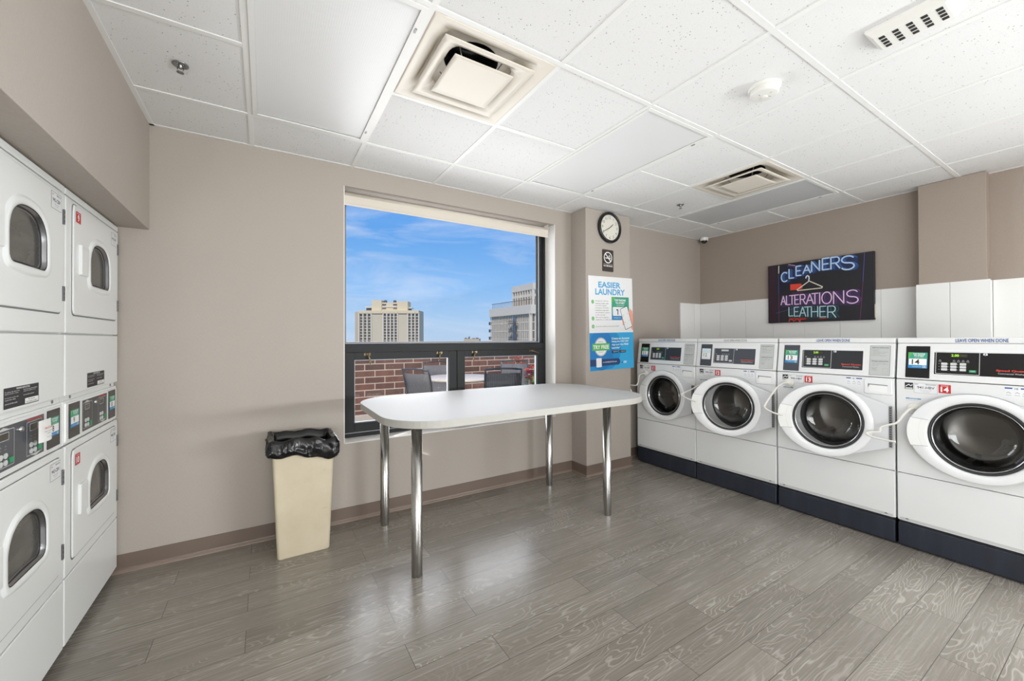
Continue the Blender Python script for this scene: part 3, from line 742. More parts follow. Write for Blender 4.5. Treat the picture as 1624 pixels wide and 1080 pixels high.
al = [('A', px(295), px(362), .190, .280), ('L', px(375), px(432), .188, .280), ('T', px(418), px(488), .187, .281), ('E', px(492), px(552), .186, .282), ('R', px(568), px(635), .184, .282), ('A', px(648), px(742), .180, .280), ('T', px(722), px(802), .178, .282), ('I', px(800), px(846), .176, .284), ('O', px(850), px(970), .172, .286), ('N', px(995), px(1115), .166, .284), ('S', px(1145), px(1282), .160, .284)]
word(al, .007, PM['purple'], .0006, .022, .002); word(al, .0095, PM['pink'], .0009)
le = [('L', px(408), px(472), .068, .158), ('E', px(484), px(548), .064, .156), ('A', px(556), px(640), .058, .154), ('T', px(622), px(712), .055, .152), ('H', px(716), px(796), .050, .150), ('E', px(824), px(905), .045, .148), ('R', px(922), px(1020), .036, .146)]
word(le, .007, PM['teal'], .0006, .026, 0); word(le, .0085, PM['mint'], .0009)
b.stroke([(px(645), .445), (px(652), .462), (px(668), .468), (px(685), .458), (px(688), .435), (px(682), .415)], .010, .0009, PM['white']); b.stroke([(px(688), .412), (px(525), .335), (px(535), .326), (px(850), .330), (px(858), .342), (px(688), .412)], .009, .0009, PM['cream'])
b.flat([(px(430), .335), (px(560), .335), (px(600), .345), (px(580), .395), (px(430), .398)], .0005, PM['red']); b.flat([(px(450), .300), (px(600), .300), (px(600), .306), (px(450), .306)], .0005, PM['magenta'])
b.stroke([(.106, .004), (.106, .300)], .006, .0005, PM['magenta']); b.stroke([(.106, .300), (.106, .530)], .005, .0005, PM['violet']); b.stroke([(.106, .530), (.108, .605)], .008, .0006, PM['cream'])
b.stroke([(.826, .612), (.812, .35)], .005, .0005, PM['violet']); b.stroke([(.812, .35), (.790, .004)], .005, .0005, PM['magenta'])
b.stroke([(.08, .105), (.20, .135), (.30, .150)], .004, .0005, PM['violet']); b.stroke([(.19, .592), (.30, .560), (.36, .530)], .006, .0005, PM['purple']); b.stroke([(.20, .606), (.26, .588)], .005, .0006, PM['pink'])
for cx_, kind_ in ((px(440), 2), (px(520), 0), (px(595), 5)):
    if kind_ != 5: b.stroke([(cx_ + .022 * math.cos(R(a)), .006 + .026 * math.sin(R(a))) for a in range(10 if kind_ == 2 else 0, 171, 16)], .0075, .0008, PM['red'], 4)
    else: b.stroke([(cx_ - .020, .006), (cx_ - .020, .030), (cx_ + .024, .030)], .0075, .0008, PM['red'], 4)
b.flat([(px(400), .032), (px(660), .030), (px(640), .044), (px(420), .048)], .0005, mat('neon_print_brick', (150, 44, 40), .45)); b.stroke([(px(820), .030), (px(900), .032)], .006, .0008, PM['red'])
b.build('canvas_print', t)
b = MB(); b.T = Matrix.Identity(4)
b.box(CW + .0, -.030, .02, CW + .0012, -.008, .14, mat('canvas_torn_edge', (212, 206, 190), .7)); b.build('worn_edge', t)

# ------------------------------------------------------------------ folding table
t = empty('folding_table', (1.56, -.605, 0)); tag(t, 'white laminate folding table with rounded corners on four chrome legs', 'table')
b = MB(); P = rrect(-.96, -.545, .96, .545, .30, 14)
def ins(o): return rrect(-.96 + o, -.545 + o, .96 - o, .545 - o, .30 - o, 14)
b.loft([[(x, y, z) for x, y in ins(o)] for o, z in ((.0015, .848), (0, .8495), (0, .8865), (.0012, .8878), (.0020, .888))], [M_lamedge, M_lamedge, M_lam, M_lam], True, False, smooth=False)
b.flat(ins(.0020), .888, M_lam); b.build('table_top', t)
for lx, ly in ((.786, -.905), (2.233, -.905), (.790, -.191), (2.233, -.191)):
    b = MB(); b.lathe([(.0295, .0), (.030, .002), (.030, .8465)], M_leg, 36, cap0=True, cap1=True)
    b.T = Matrix.Translation((-.008, -.030, .825)) @ FRONT; b.lathe([(.0055, -.002), (.0055, .0006)], M_dark, 14, cap1=True)
    b.build('leg', t, loc=(lx - 1.56, ly + .605, 0))

# ------------------------------------------------------------------ waste bin
t = empty('waste_bin', (.275, -.205, 0)); tag(t, 'tall beige rectangular waste bin lined with a black bag, by the window wall', 'waste bin')
b = MB()
def BL(hx, hy, z, r=.018): return [(x, y, z) for x, y in rrect(-hx, -hy, hx, hy, r, 5)]
b.loft([BL(.139, .126, .0), BL(.142, .129, .006), BL(.158, .135, .40), BL(.168, .141, .66), BL(.172, .145, .682), BL(.166, .139, .682), BL(.150, .128, .40), BL(.136, .122, .02)], M_bin, True, True)
b.build('bin_body', t)
b = MB(); n = 220; loops = []
from mathutils import noise as mn
prof = [(.138, .112, .30, 0), (.144, .118, .56, .004), (.150, .124, .650, .004), (.156, .130, .692, .003), (.170, .143, .704, .004), (.184, .156, .696, .007), (.190, .163, .668, .014), (.193, .168, .640, .018), (.192, .167, .615, .018), (.186, .160, .594, .010), (.176, .150, .600, .004)]
outl = star(rrect(-1, -1, 1, 1, .16, 6), (0, 0), n)
for k, (hx, hy, z, am) in enumerate(prof):
    L = []
    for i, (x, y) in enumerate(outl):
        q = .7 * mn.noise(Vector((x * 3.2 + z * 9, y * 3.2, z * 26))) + .8 * abs(mn.noise(Vector((x * 8 + z * 30, y * 8, z * 46 + 3)))) + .25 * mn.noise(Vector((x * 21, y * 21, z * 90)))
        q2 = mn.noise(Vector((x * 2.1 + 9, y * 2.1, 2.0)))
        rim = (q2 * .020 - .008 * x) if 1 < k else 0
        if z < .63 and k > 5: rim += .012 * mn.noise(Vector((x * 1.3, y * 1.3, 8))) - .016 * x
        L.append((x * (hx + q * am), y * (hy + q * am), z + rim + q * am * .5))
    loops.append(L)
fine = []
for k in range(len(loops) - 1):
    fine.append(loops[k])
    if k >= 4:
        for f_ in (.33, .66): fine.append([(a_[0] * (1 - f_) + c2[0] * f_ + .0035 * mn.noise(Vector((a_[0] * 90, a_[1] * 90, a_[2] * 160 + k))), a_[1] * (1 - f_) + c2[1] * f_ - .0045 * abs(mn.noise(Vector((a_[0] * 70, a_[1] * 70, a_[2] * 120 + f_)))), a_[2] * (1 - f_) + c2[2] * f_) for a_, c2 in zip(loops[k], loops[k + 1])])
fine.append(loops[-1]); b.loft(fine, M_bag, True, False); b.build('bin_bag', t)

# ------------------------------------------------------------------ washers
UP = FRONT.copy()
def card_reader(parent, T, x0, y0, x1, y1, body, num, tone=M_black, pale=False):
    b = MB(); b.T = T
    b.prism(rrect(x0, y0, x1, y1, .003, 3), 0, .0022, body)
    w_ = x1 - x0; h = y1 - y0; sx0, sx1 = x0 + .10 * w_, x1 - .10 * w_; sy0, sy1 = y0 + .30 * h, y0 + .80 * h; w = .0026
    m1, m2, m3 = (M_sky, M_teal, M_lgreen) if not pale else (M_tag, mat('sticker_glare', (206, 226, 236), .5), M_tag)  # pale set has glare put into the sticker colours
    b.flat(rrect(sx0, sy0, sx1, sy1, .003, 3), w, m1)
    b.flat(rrect(sx0, sy0 + .55 * (sy1 - sy0), sx1, sy1, .003, 3), w + .0001, m2)
    b.flat([(sx0, sy0 + .6 * (sy1 - sy0)), (sx0 + .22 * w_, sy1), (sx0, sy1)], w + .0002, m3)
    b.flat(rrect(sx0 + .03 * w_, sy0 + .20 * (sy1 - sy0), sx1 - .03 * w_, sy0 + .60 * (sy1 - sy0), .002, 2), w + .0003, M_white)
    cx = (sx0 + sx1) / 2; H_ = sy1 - sy0
    b.text('TAP PHONE', sx0 + .2 * w_, sy0 + .85 * H_, sx1 - .1 * w_, sy0 + .95 * H_, w + .0004, M_white, .03)
    b.text('TO START', sx0 + .24 * w_, sy0 + .73 * H_, sx1 - .14 * w_, sy0 + .83 * H_, w + .0004, M_white, .03)
    b.text('or scan code', sx0 + .27 * w_, sy0 + .65 * H_, sx1 - .17 * w_, sy0 + .69 * H_, w + .0004, M_white, 0)
    nx1 = sx0 + (.52 if len(num) > 1 else .40) * w_
    b.text(num, sx0 + .08 * w_, sy0 + .24 * H_, sx0 + .56 * w_, sy0 + .56 * H_, w + .0005, M_ink if not pale else M_grey, .015, keep=True)
    b.text('mycscgo.com', sx0 + .18 * w_, sy0 + .07 * H_, sx0 + .56 * w_, sy0 + .12 * H_, w + .0004, M_white, 0)
    b.text('CSC', sx0 + .60 * w_, sy0 + .04 * H_, sx0 + .76 * w_, sy0 + .16 * H_, w + .0004, M_white, .02)
    return b.build('card_reader', parent)
def textlines(b, x0, y, x1, h, dy, rows_, w, m):
    """rows of small print"""
    for i, s_ in enumerate(rows_):
        if not s_: continue
        b.text(s_, x0, y - i * dy, x0 + (x1 - x0) * min(1, len(s_) / 30.0), y - i * dy + h, w, m, .0)
def number_tag(b, x0, y0, x1, y1, num, w=.0006):
    b.flat([(x0 - .002, y0 - .002), (x1 + .002, y0 - .002), (x1 + .002, y1 + .002), (x0 - .002, y1 + .002)], w, M_tag)
    b.flat([(x0, y0), (x1, y0), (x1, y1), (x0, y1)], w + .0002, M_red)
    h = y1 - y0; d = x1 - x0
    k = .16 if len(num) > 1 else .30
    b.text(num, x0 + .06 * d, y0 + .14 * h, x1 - .06 * d, y0 + .74 * h, w + .0004, M_white, .035, keep=True)
    b.text('MACHINE', x0 + .2 * d, y0 + .80 * h, x1 - .2 * d, y0 + .90 * h, w + .0004, M_white, .01)

WW = .682; DC = (.342, .738); DZ = DC[1]
def hull(P):
    P = sorted(set((round(x, 6), round(y, 6)) for x, y in P)); L = []
    def cr_(o, a, c): return (a[0] - o[0]) * (c[1] - o[1]) - (a[1] - o[1]) * (c[0] - o[0])
    for p in P:
        while len(L) > 1 and cr_(L[-2], L[-1], p) <= 0: L.pop()
        L.append(p)
    U = []
    for p in reversed(P):
        while len(U) > 1 and cr_(U[-2], U[-1], p) <= 0: U.pop()
        U.append(p)
    return L[:-1] + U[:-1]
def make_washer(x_front, y_left, num, code, theta, label, reader_mat, panel_mat, pale, holder, pos_reader_h=None):
    t = empty('washing_machine', (x_front, y_left, 0), R(-90)); tag(t, label, 'washing machine', 'front-loading washers along the right wall')
    # plinth
    b = MB(); b.box(.003, .0, .012, WW - .003, .70, .150, M_plinth); b.build('plinth', t, bevel=.006, seg=3)
    b = MB(); b.box(.006, .03, .0, WW - .006, .69, .0125, M_gap); b.box(.006, .012, .149, WW - .006, .69, .166, M_gap); b.build('plinth_recess', t)
    # cabinet: open box + front panels
    b = MB(); z0, z1 = .164, 1.044
    for q in ((0, .006, z0, .004, .72, z1), (WW - .004, .006, z0, WW, .72, z1), (0, .716, z0, WW, .72, z1), (0, .006, z0, WW, .72, z0 + .004), (0, .006, z1 - .004, WW, .72, z1)): b.box(*q, M_app)
    b.build('cabinet', t, bevel=.0015)
    b = MB(); b.T = UP.copy()
    loops = [[(x, y, w) for x, y in rrect(.0015 + o, z0 + o * .3, WW - .0015 - o, .4585 - o * .3, .010, 4)] for o, w in ((0, -.010), (0, -.003), (.003, 0.0))]
    b.loft(loops, M_app, False, True, smooth=False)
    for sx in (.045, WW - .045): b.flat(circ(sx, z0 + .012, .008, n=14, a0=0, a1=180), .0005, M_seam)
    b.flat([(.012, z0 + .004), (WW - .012, z0 + .004), (WW - .012, z0 + .020), (.012, z0 + .020)], .0003, M_lgrey)
    b.build('lower_panel', t)
    # front panel with round opening
    b = MB(); b.T = UP.copy()
    O = star(rrect(.0015, .462, WW - .0015, 1.044, .006, 3), DC, 96, [math.atan2(y - DC[1], x - DC[0]) for x, y in ((.0015, .462), (WW - .0015, .462), (WW - .0015, 1.044), (.0015, 1.044))])
    O2 = O; hole = star(circ(DC[0], DC[1], .190, n=96), DC, 96, [math.atan2(y - DC[1], x - DC[0]) for x, y in ((.0015, .462), (WW - .0015, .462), (WW - .0015, 1.044), (.0015, 1.044))])
    def sc_(P, k): return [(DC[0] + (x - DC[0]) * k, DC[1] + (y - DC[1]) * k) for x, y in P]
    def L3(P, w): return [(x, y, w) for x, y in P]
    b.loft([L3(O, -.012), L3(O, -.0015), L3([(max(.003, min(WW - .003, x)), max(.4635, min(1.0425, y))) for x, y in O], 0), L3(sc_(hole, 1.30), 0), L3(sc_(hole, 1.27), -.004), L3(sc_(hole, 1.05), -.008), L3(hole, -.012), L3(hole, -.02)], M_app, smooth=False)
    b.build('front_panel', t)
    b = MB(); b.T = UP.copy()
    b.loft([L3(sc_(hole, k), w) for k, w in ((1.01, -.014), (.97, -.006), (.90, -.012), (.86, -.035), (.90, -.06), (.96, -.07))], M_rubber); b.build('door_gasket', t)
    b = MB(); b.T = UP.copy()
    b.loft([L3(sc_(hole, k), w) for k, w in ((.96, -.068), (1.18, -.075), (1.22, -.10), (1.22, -.40), (1.15, -.42), (.5, -.43), (.05, -.43))], M_drum, cap1=True)
    for k in range(3):
        a = R(90 + 120 * k + 20 * int(num)); c, s_ = math.cos(a), math.sin(a)
        P = [(DC[0] + c * r_ - s_ * o, DC[1] + s_ * r_ + c * o) for r_, o in ((.225, -.035), (.17, -.012), (.17, .012), (.225, .035))]; b.prism(P, -.38, -.12, M_drum)
    b.build('drum', t)
    # sloping control console
    b = MB(); top = .040; zc0, zc1, zt = 1.048, 1.268, 1.303
    prof = [(0.0, zc0), (0.0 + .0, zc0 + .002), (top * .85, zc1), (top, zc1 + .002)]
    def consoleloop(x): return [(x, .0008, zc0), (x, top * .86, zc1), (x, .30, zc1), (x, .30, zc0)]
    b.loft([consoleloop(.001), consoleloop(WW - .001)], M_app, True, True, smooth=False)
    b.build('console', t, bevel=.004)
    b = MB()
    P = [(top * .80, zc1 + .0015), (top * .82, zt - .008), (top * .82 + .003, zt - .002), (top * .82 + .012, zt), (.72, zt), (.72, zc1 + .0015)]
    b.loft([[(x, y, z) for y, z in P] for x in (.001, WW - .001)], M_app, True, True, smooth=False); b.build('top_lid', t, bevel=.003)
    b = MB(); b.T = frame_at(0, top * .80 - .0004, 0); b.text('LEAVE OPEN WHEN DONE', .252, 1.2755, .448, 1.2955, .0008, M_blue if num != '12' else M_grey, .01); b.build('lid_lettering', t)
    tilt = math.atan2(top * .86, zc1 - zc0); TF = Matrix.Translation((0, .0008, zc0)) @ FRONT @ Matrix.Rotation(-tilt, 4, 'X')
    hh = math.hypot(top * .86, zc1 - zc0)
    card_reader(t, TF, .042, .010, .148, hh - .018, reader_mat, num, pale=pale)
    # control window
    b = MB(); b.T = TF
    b.ringplate(rrect(.160, .032, .528, .184, .005, 3), rrect(.166, .038, .522, .178, .003, 3), 0, .0015, M_app2)
    b.flat(rrect(.166, .038, .522, .178, .003, 3), .0006, panel_mat); b.build('control_panel', t)
    b = MB(); b.T = TF
    b.loft([L3([(x, y) for x, y in rrect(.172, .042, .346, .174, .003, 3)], .0009), L3(rrect(.1745, .0445, .3435, .1715, .002, 3), .0009)], M_lgrey, smooth=False)
    b.flat(rrect(.232, .142, .300, .162, .001, 2), .0009, M_dark)
    if not pale:
        b.text('2.00' if num in '1314' else '2.0', .236, .145, .266, .159, .0012, M_led, .02); b.text('888', .270, .145, .296, .159, .0011, M_leddim, .02)
    else: b.flat([(.234, .144), (.298, .144), (.298, .160), (.234, .160)], .0012, M_lgrey)  # glare painted over the display as a pale patch
    for i in range(3):
        for j in range(3): b.prism(rrect(.196 + i * .037, .062 + j * .0165, .221 + i * .037, .0755 + j * .0165, .002, 2), .0006, .0024, M_key)
        for j in range(3): b.stroke([(.184 + i * .037, .068 + j * .0165), (.190 + i * .037, .068 + j * .0165)], .002, .0009, M_grey, 3)
    b.prism(rrect(.306, .056, .333, .070, .002, 2), .0006, .0024, M_green if not pale else M_lgrey); b.text('START', .310, .060, .329, .066, .0027, M_white, 0)
    for i, xx in enumerate((.190, .247, .265, .283, .301)):
        b.stroke([(xx - .005, .118), (xx + .005, .118), (xx, .126), (xx - .005, .118)], .0018, .0009, M_grey, 3); b.stroke([(xx - .006, .113), (xx + .006, .113)], .0014, .0009, M_grey, 3)
    b.build('keypad', t)
    b = MB(); b.T = TF @ Matrix.Translation((.366, .160, 0)); b.lathe([(.0095, .0006), (.0095, .004), (.007, .007), (.0035, .0075), (.003, .006)], M_chrome, 20, cap1=True); b.build('service_lock', t)
    b = MB(); b.T = TF; b.text('Speed Queen', .405, .0665, .512, .080, .0012, M_redtxt, .04); b.text('Commercial Washer', .412, .054, .505, .0625, .0012, M_lgrey, .0); b.build('maker_lettering', t)
    b = MB(); b.T = TF; w = .0012
    b.flat(rrect(.556, .010, .660, hh - .016, .003, 3), .0008, M_grey); b.flat(rrect(.559, .013, .657, hh - .019, .002, 3), .0010, M_instr)
    b.text('OPERATING INSTRUCTIONS', .566, hh - .034, .650, hh - .028, w, M_ink, .02)
    textlines(b, .566, hh - .046, .652, .0032, .0075, ['1. Load washer', '2. Close door', '3. Add detergent to dispenser', '4. Insert coins or card', '5. Select cycle', '6. Press start button now', '', ], w, M_ink)
    b.stroke([(.562, .112), (.654, .112)], .0008, w, M_grey, 3); b.text('DISPENSER INSTRUCTIONS', .566, .100, .650, .106, w, M_ink, .02)
    textlines(b, .566, .090, .652, .0032, .0075, ['1. Liquid detergent only', '2. Fabric softener compartment', '3. Main wash', '', '4. Pre wash', '5. Bleach', '6. Softener'], w, M_ink)
    for P in (rrect(.625, .022, .650, .058), [(.638, .022), (.650, .022), (.650, .040), (.638, .040)]): b.stroke(list(P) + [P[0]], .0008, w, M_grey, 3)
    b.build('instruction_plate', t)
    # stickers on the front panel
    b = MB(); b.T = UP.copy(); w = .0005
    b.flat([(.040, .986), (.078, .986), (.078, 1.026), (.040, 1.026)], w, M_ink); b.flat([(.043, .989), (.075, .989), (.075, .995), (.043, .995)], w + .0002, M_tag)
    b.stroke([(.044, 1.002), (.058, 1.015), (.068, 1.006), (.074, 1.014)], .004, w + .0002, M_tag, 4)
    b.build('energy_label', t)
    b = MB(); b.T = UP.copy(); b.flat(rrect(.082, .966, .182, 1.026, .003, 2), w, M_grey); b.flat(rrect(.0832, .9672, .1808, 1.0248, .003, 2), w + .0002, M_tag)
    b.text('CSC', .086, 1.016, .100, 1.022, w + .0004, M_ink); b.text('SERVICEWORKS', .132, 1.016, .176, 1.022, w + .0004, M_ink); b.text(code, .096, .993, .170, 1.008, w + .0004, M_ink, .01)
    b.text('For service call', .108, .983, .156, .987, w + .0004, M_grey); b.text('or visit online', .112, .974, .150, .978, w + .0004, M_grey); b.build('service_label', t)
    b = MB(); b.T = UP.copy(); number_tag(b, .187, .976, .237, 1.026, num); b.build('number_label', t)
    b = MB(); b.T = UP.copy(); b.flat(rrect(.436, .984, .522, 1.034), w, M_tag); b.flat(rrect(.436, 1.027, .462, 1.034), w + .0002, M_blue); b.flat(rrect(.490, 1.027, .522, 1.034), w + .0002, M_blue); b.text('HE', .470, 1.024, .482, 1.033, w + .0002, M_blue)
    for xx in (.450, .480, .506): b.stroke([(xx - .008, 1.004), (xx - .002, 1.010), (xx + .006, 1.003)], .0025, w + .0002, M_grey, 3); b.stroke([(xx - .010, .993), (xx + .008, .993)], .002, w + .0002, M_grey, 3)
    b.build('detergent_label', t)
    b = MB(); b.T = UP.copy(); b.flat(rrect(.044, .926, .112, .932), w, M_sky); b.text('WARNING', .060, .9268, .096, .9312, w + .0002, M_white); textlines(b, .044, .920, .112, .003, .006, ['to reduce the risk of injury', 'keep door open after use'], w, M_grey)
    b.build('notice_strip', t)
    # dispenser drawer
    b = MB(); b.T = UP.copy()
    b.loft([L3(rrect(.535 + o, .937 + o, .672 - o, 1.032 - o, .008, 4), w_) for o, w_ in ((-.002, 0), (0, .0045), (.003, .006))], M_app2, cap1=True, smooth=False)
    b.build('soap_dispenser', t)
    b = MB(); b.T = UP.copy()
    P = [(.556, .950), (.650, .950), (.650, 1.000), (.556, 1.006)]
    b.flat([(.553, 1.003), (.652, .999), (.652, .994), (.562, .997), (.553, .975)], .0064, M_seam); b.flat([(.560, .952), (.650, .952), (.650, .990), (.566, .993), (.560, .975)], .0066, M_white); b.build('dispenser_grip', t)
    # door, hinged at the right
    d = empty('door', (WW - .015, -.004, DZ), -0.0) if False else None
    hx = WW - .016 - DC[0]        # hinge offset from the door centre
    b = MB(); b.T = FRONT @ Matrix.Translation((-hx, 0, 0))
    n = 96
    ring = [( (.283 if math.cos(a) < 0 else .243) * math.cos(a), .246 * math.sin(a)) for a in (2 * math.pi * k / n for k in range(n))]
    ear = hull([(x * .99, y * .99) for x, y in ring] + [(hx - .004, .132), (hx - .004, -.132)])
    earR = star(ear, (0, 0), n); inn = circ(0, 0, .205, n=n)
    b.loft([L3(inn, .006), L3(earR, .006), L3(earR, .016), L3([(x * .985, y * .985) for x, y in earR], .0185), L3(inn, .0185)], M_ear, smooth=False)
    def rs(k): return [(x * k, y * k) for x, y in ring]
    def mixl(k, f): return [(x * (1 - f) + .199 * math.cos(2 * math.pi * i / n) * f, y * (1 - f) + .199 * math.sin(2 * math.pi * i / n) * f) for i, (x, y) in enumerate(rs(k))]
    b.loft([L3(rs(1.0), .014), L3(rs(1.0), .022), L3(rs(.993), .027), L3(rs(.975), .0295), L3(mixl(1, .6), .030), L3(mixl(1, .9), .027), L3(circ(0, 0, .198, n=n), .020), L3(circ(0, 0, .196, n=n), .004)], M_app2)
    door = b.build('door', t, loc=(WW - .016, -.002, DZ), rot=(0, 0, theta))
    DT = FRONT @ Matrix.Translation((-hx, 0, 0))
    b = MB(); b.T = DT
    b.loft([L3(circ(0, 0, r_, n=n), w_) for r_, w_ in ((.1965, .012), (.195, .017), (.190, .019), (.185, .014), (.183, .006))], M_rubber)
    b.loft([L3(circ(0, 0, r_, n=n), w_) for r_, w_ in ((.1825, .012), (.181, .016), (.178, .016), (.176, .010))], M_chrome); b.build('door_trim_ring', door)
    b = MB(); b.T = DT
    b.loft([L3(circ(0, 0, r_, n=n), w_) for r_, w_ in ((.184, .011), (.178, .010), (.172, .002), (.160, -.035), (.150, -.075), (.138, -.098), (.118, -.110), (.08, -.116), (.04, -.118), (.002, -.1185))], M_bowl); b.build('door_glass', door)
    b = MB(); b.T = DT
    b.loft([L3(circ(0, 0, r_, n=n), w_) for r_, w_ in ((.200, .006), (.200, -.006), (.186, -.010), (.180, -.004), (.180, .008))], M_app2); b.build('door_liner', door)
    # handle recess on the left of the ring
    b = MB(); b.T = DT
    A = [R(a) for a in range(160, 201, 4)]
    def pol(r_, a, asp=1): return (r_ * math.cos(a), r_ * math.sin(a))
    o_ = [(-.281 + .0 + (.281 - .283 * math.cos(abs(a - math.pi)) ) * 1.0, .246 * math.sin(a) * 1.0) for a in A]
    i_ = [(.204 * math.cos(a), .204 * math.sin(a) * 1.12) for a in A]
    P = o_ + i_[::-1]
    m_ = len(A); up_ = [(x, y, .0315) for x, y in o_]; lo_ = [(x, y, .0290) for x, y in i_]
    vb = b.addv(up_ + lo_); b.addf([(i, i + 1, m_ + i + 1, m_ + i) for i in range(m_ - 1)], M_white, vb)
    for e_ in (0, m_ - 1): b.stroke([o_[e_], i_[e_]], .0016, .0312, M_seam, 3)
    b.build('door_handle', door)
    b = MB(); b.T = DT; b.prism(rrect(hx - .010, -.130, hx + .006, .130, .002, 2), .004, .0205, M_hinge)
    for k in range(17): b.flat(rrect(hx - .006, -.125 + k * .015, hx + .001, -.119 + k * .015), .0209, M_dark)
    b.build('hinge', door)
    # door prop on a magnet disc
    if holder:
        (hx0, hz0), path = holder
        b = MB(); b.T = frame_at(hx0, 0, hz0); b.lathe([(.0345, .0006), (.0345, .004), (.030, .008), (.014, .010), (.010, .014), (.001, .014)], M_hook, 28); b.build('magnet_disc', t)
        P = [Vector(p) for p in path]; Q = []
        for i in range(len(P) - 1):       # Catmull-Rom
            p0 = P[max(i - 1, 0)]; p1 = P[i]; p2 = P[i + 1]; p3 = P[min(i + 2, len(P) - 1)]
            for k in range(6):
                u_ = k / 6.0; Q.append(.5 * ((2 * p1) + (-p0 + p2) * u_ + (2 * p0 - 5 * p1 + 4 * p2 - p3) * u_ ** 2 + (-p0 + 3 * p1 - 3 * p2 + p3) * u_ ** 3))
        Q.append(P[-1]); b = MB(); b.tube(Q, .0062, M_hook, 10); b.build('door_prop', t)
    return t

FX = 3.461
make_washer(FX, -.124, '11', '939-HBV', 0.0, 'white front-loading washer numbered 11, nearest the window, door shut', M_black, M_blackpl, False,
    ((.115, .935), [(.115, -.012, .935), (.100, -.030, .938), (.062, -.040, .915), (.055, -.045, .850), (.035, -.055, .812), (-.03, -.065, .808), (-.068, -.07, .790), (-.045, -.075, .777), (-.020, -.08, .765), (.002, -.08, .727)]))
make_washer(FX, -.810, '12', '940-HBV', R(17), 'white front-loading washer numbered 12 with its door ajar, glare coloured into its pale display', M_blackpale, M_blackpale, True,
    ((.060, .880), [(.060, -.012, .880), (.045, -.040, .870), (.020, -.10, .840), (-.005, -.19, .806), (.000, -.215, .797), (.04, -.225, .785), (.10, -.228, .768), (.150, -.225, .758)]))
make_washer(FX, -1.501, '13', '940-HBV', R(13), 'white front-loading washer numbered 13 with its door ajar, held by a hooked prop', M_blackpale, M_blackpl, False,
    ((.083, .962), [(.083, -.012, .962), (.060, -.030, .960), (.035, -.070, .93), (.015, -.12, .87), (-.004, -.170, .800), (.0, -.185, .782), (.03, -.195, .765), (.085, -.195, .748), (.125, -.192, .745)]))
make_washer(FX, -2.192, '14', '941-HBV', R(2), 'white front-loading washer numbered 14, nearest the camera, at the right edge of the photo', M_black, M_black, False,
    ((.084, .868), [(.084, -.012, .868), (.070, -.030, .866), (.045, -.045, .830), (.015, -.055, .775), (-.02, -.06, .757), (-.055, -.07, .735), (-.062, -.075, .708), (-.095, -.08, .700), (-.12, -.09, .690), (-.10, -.10, .676), (-.03, -.11, .668), (.025, -.115, .668)]))

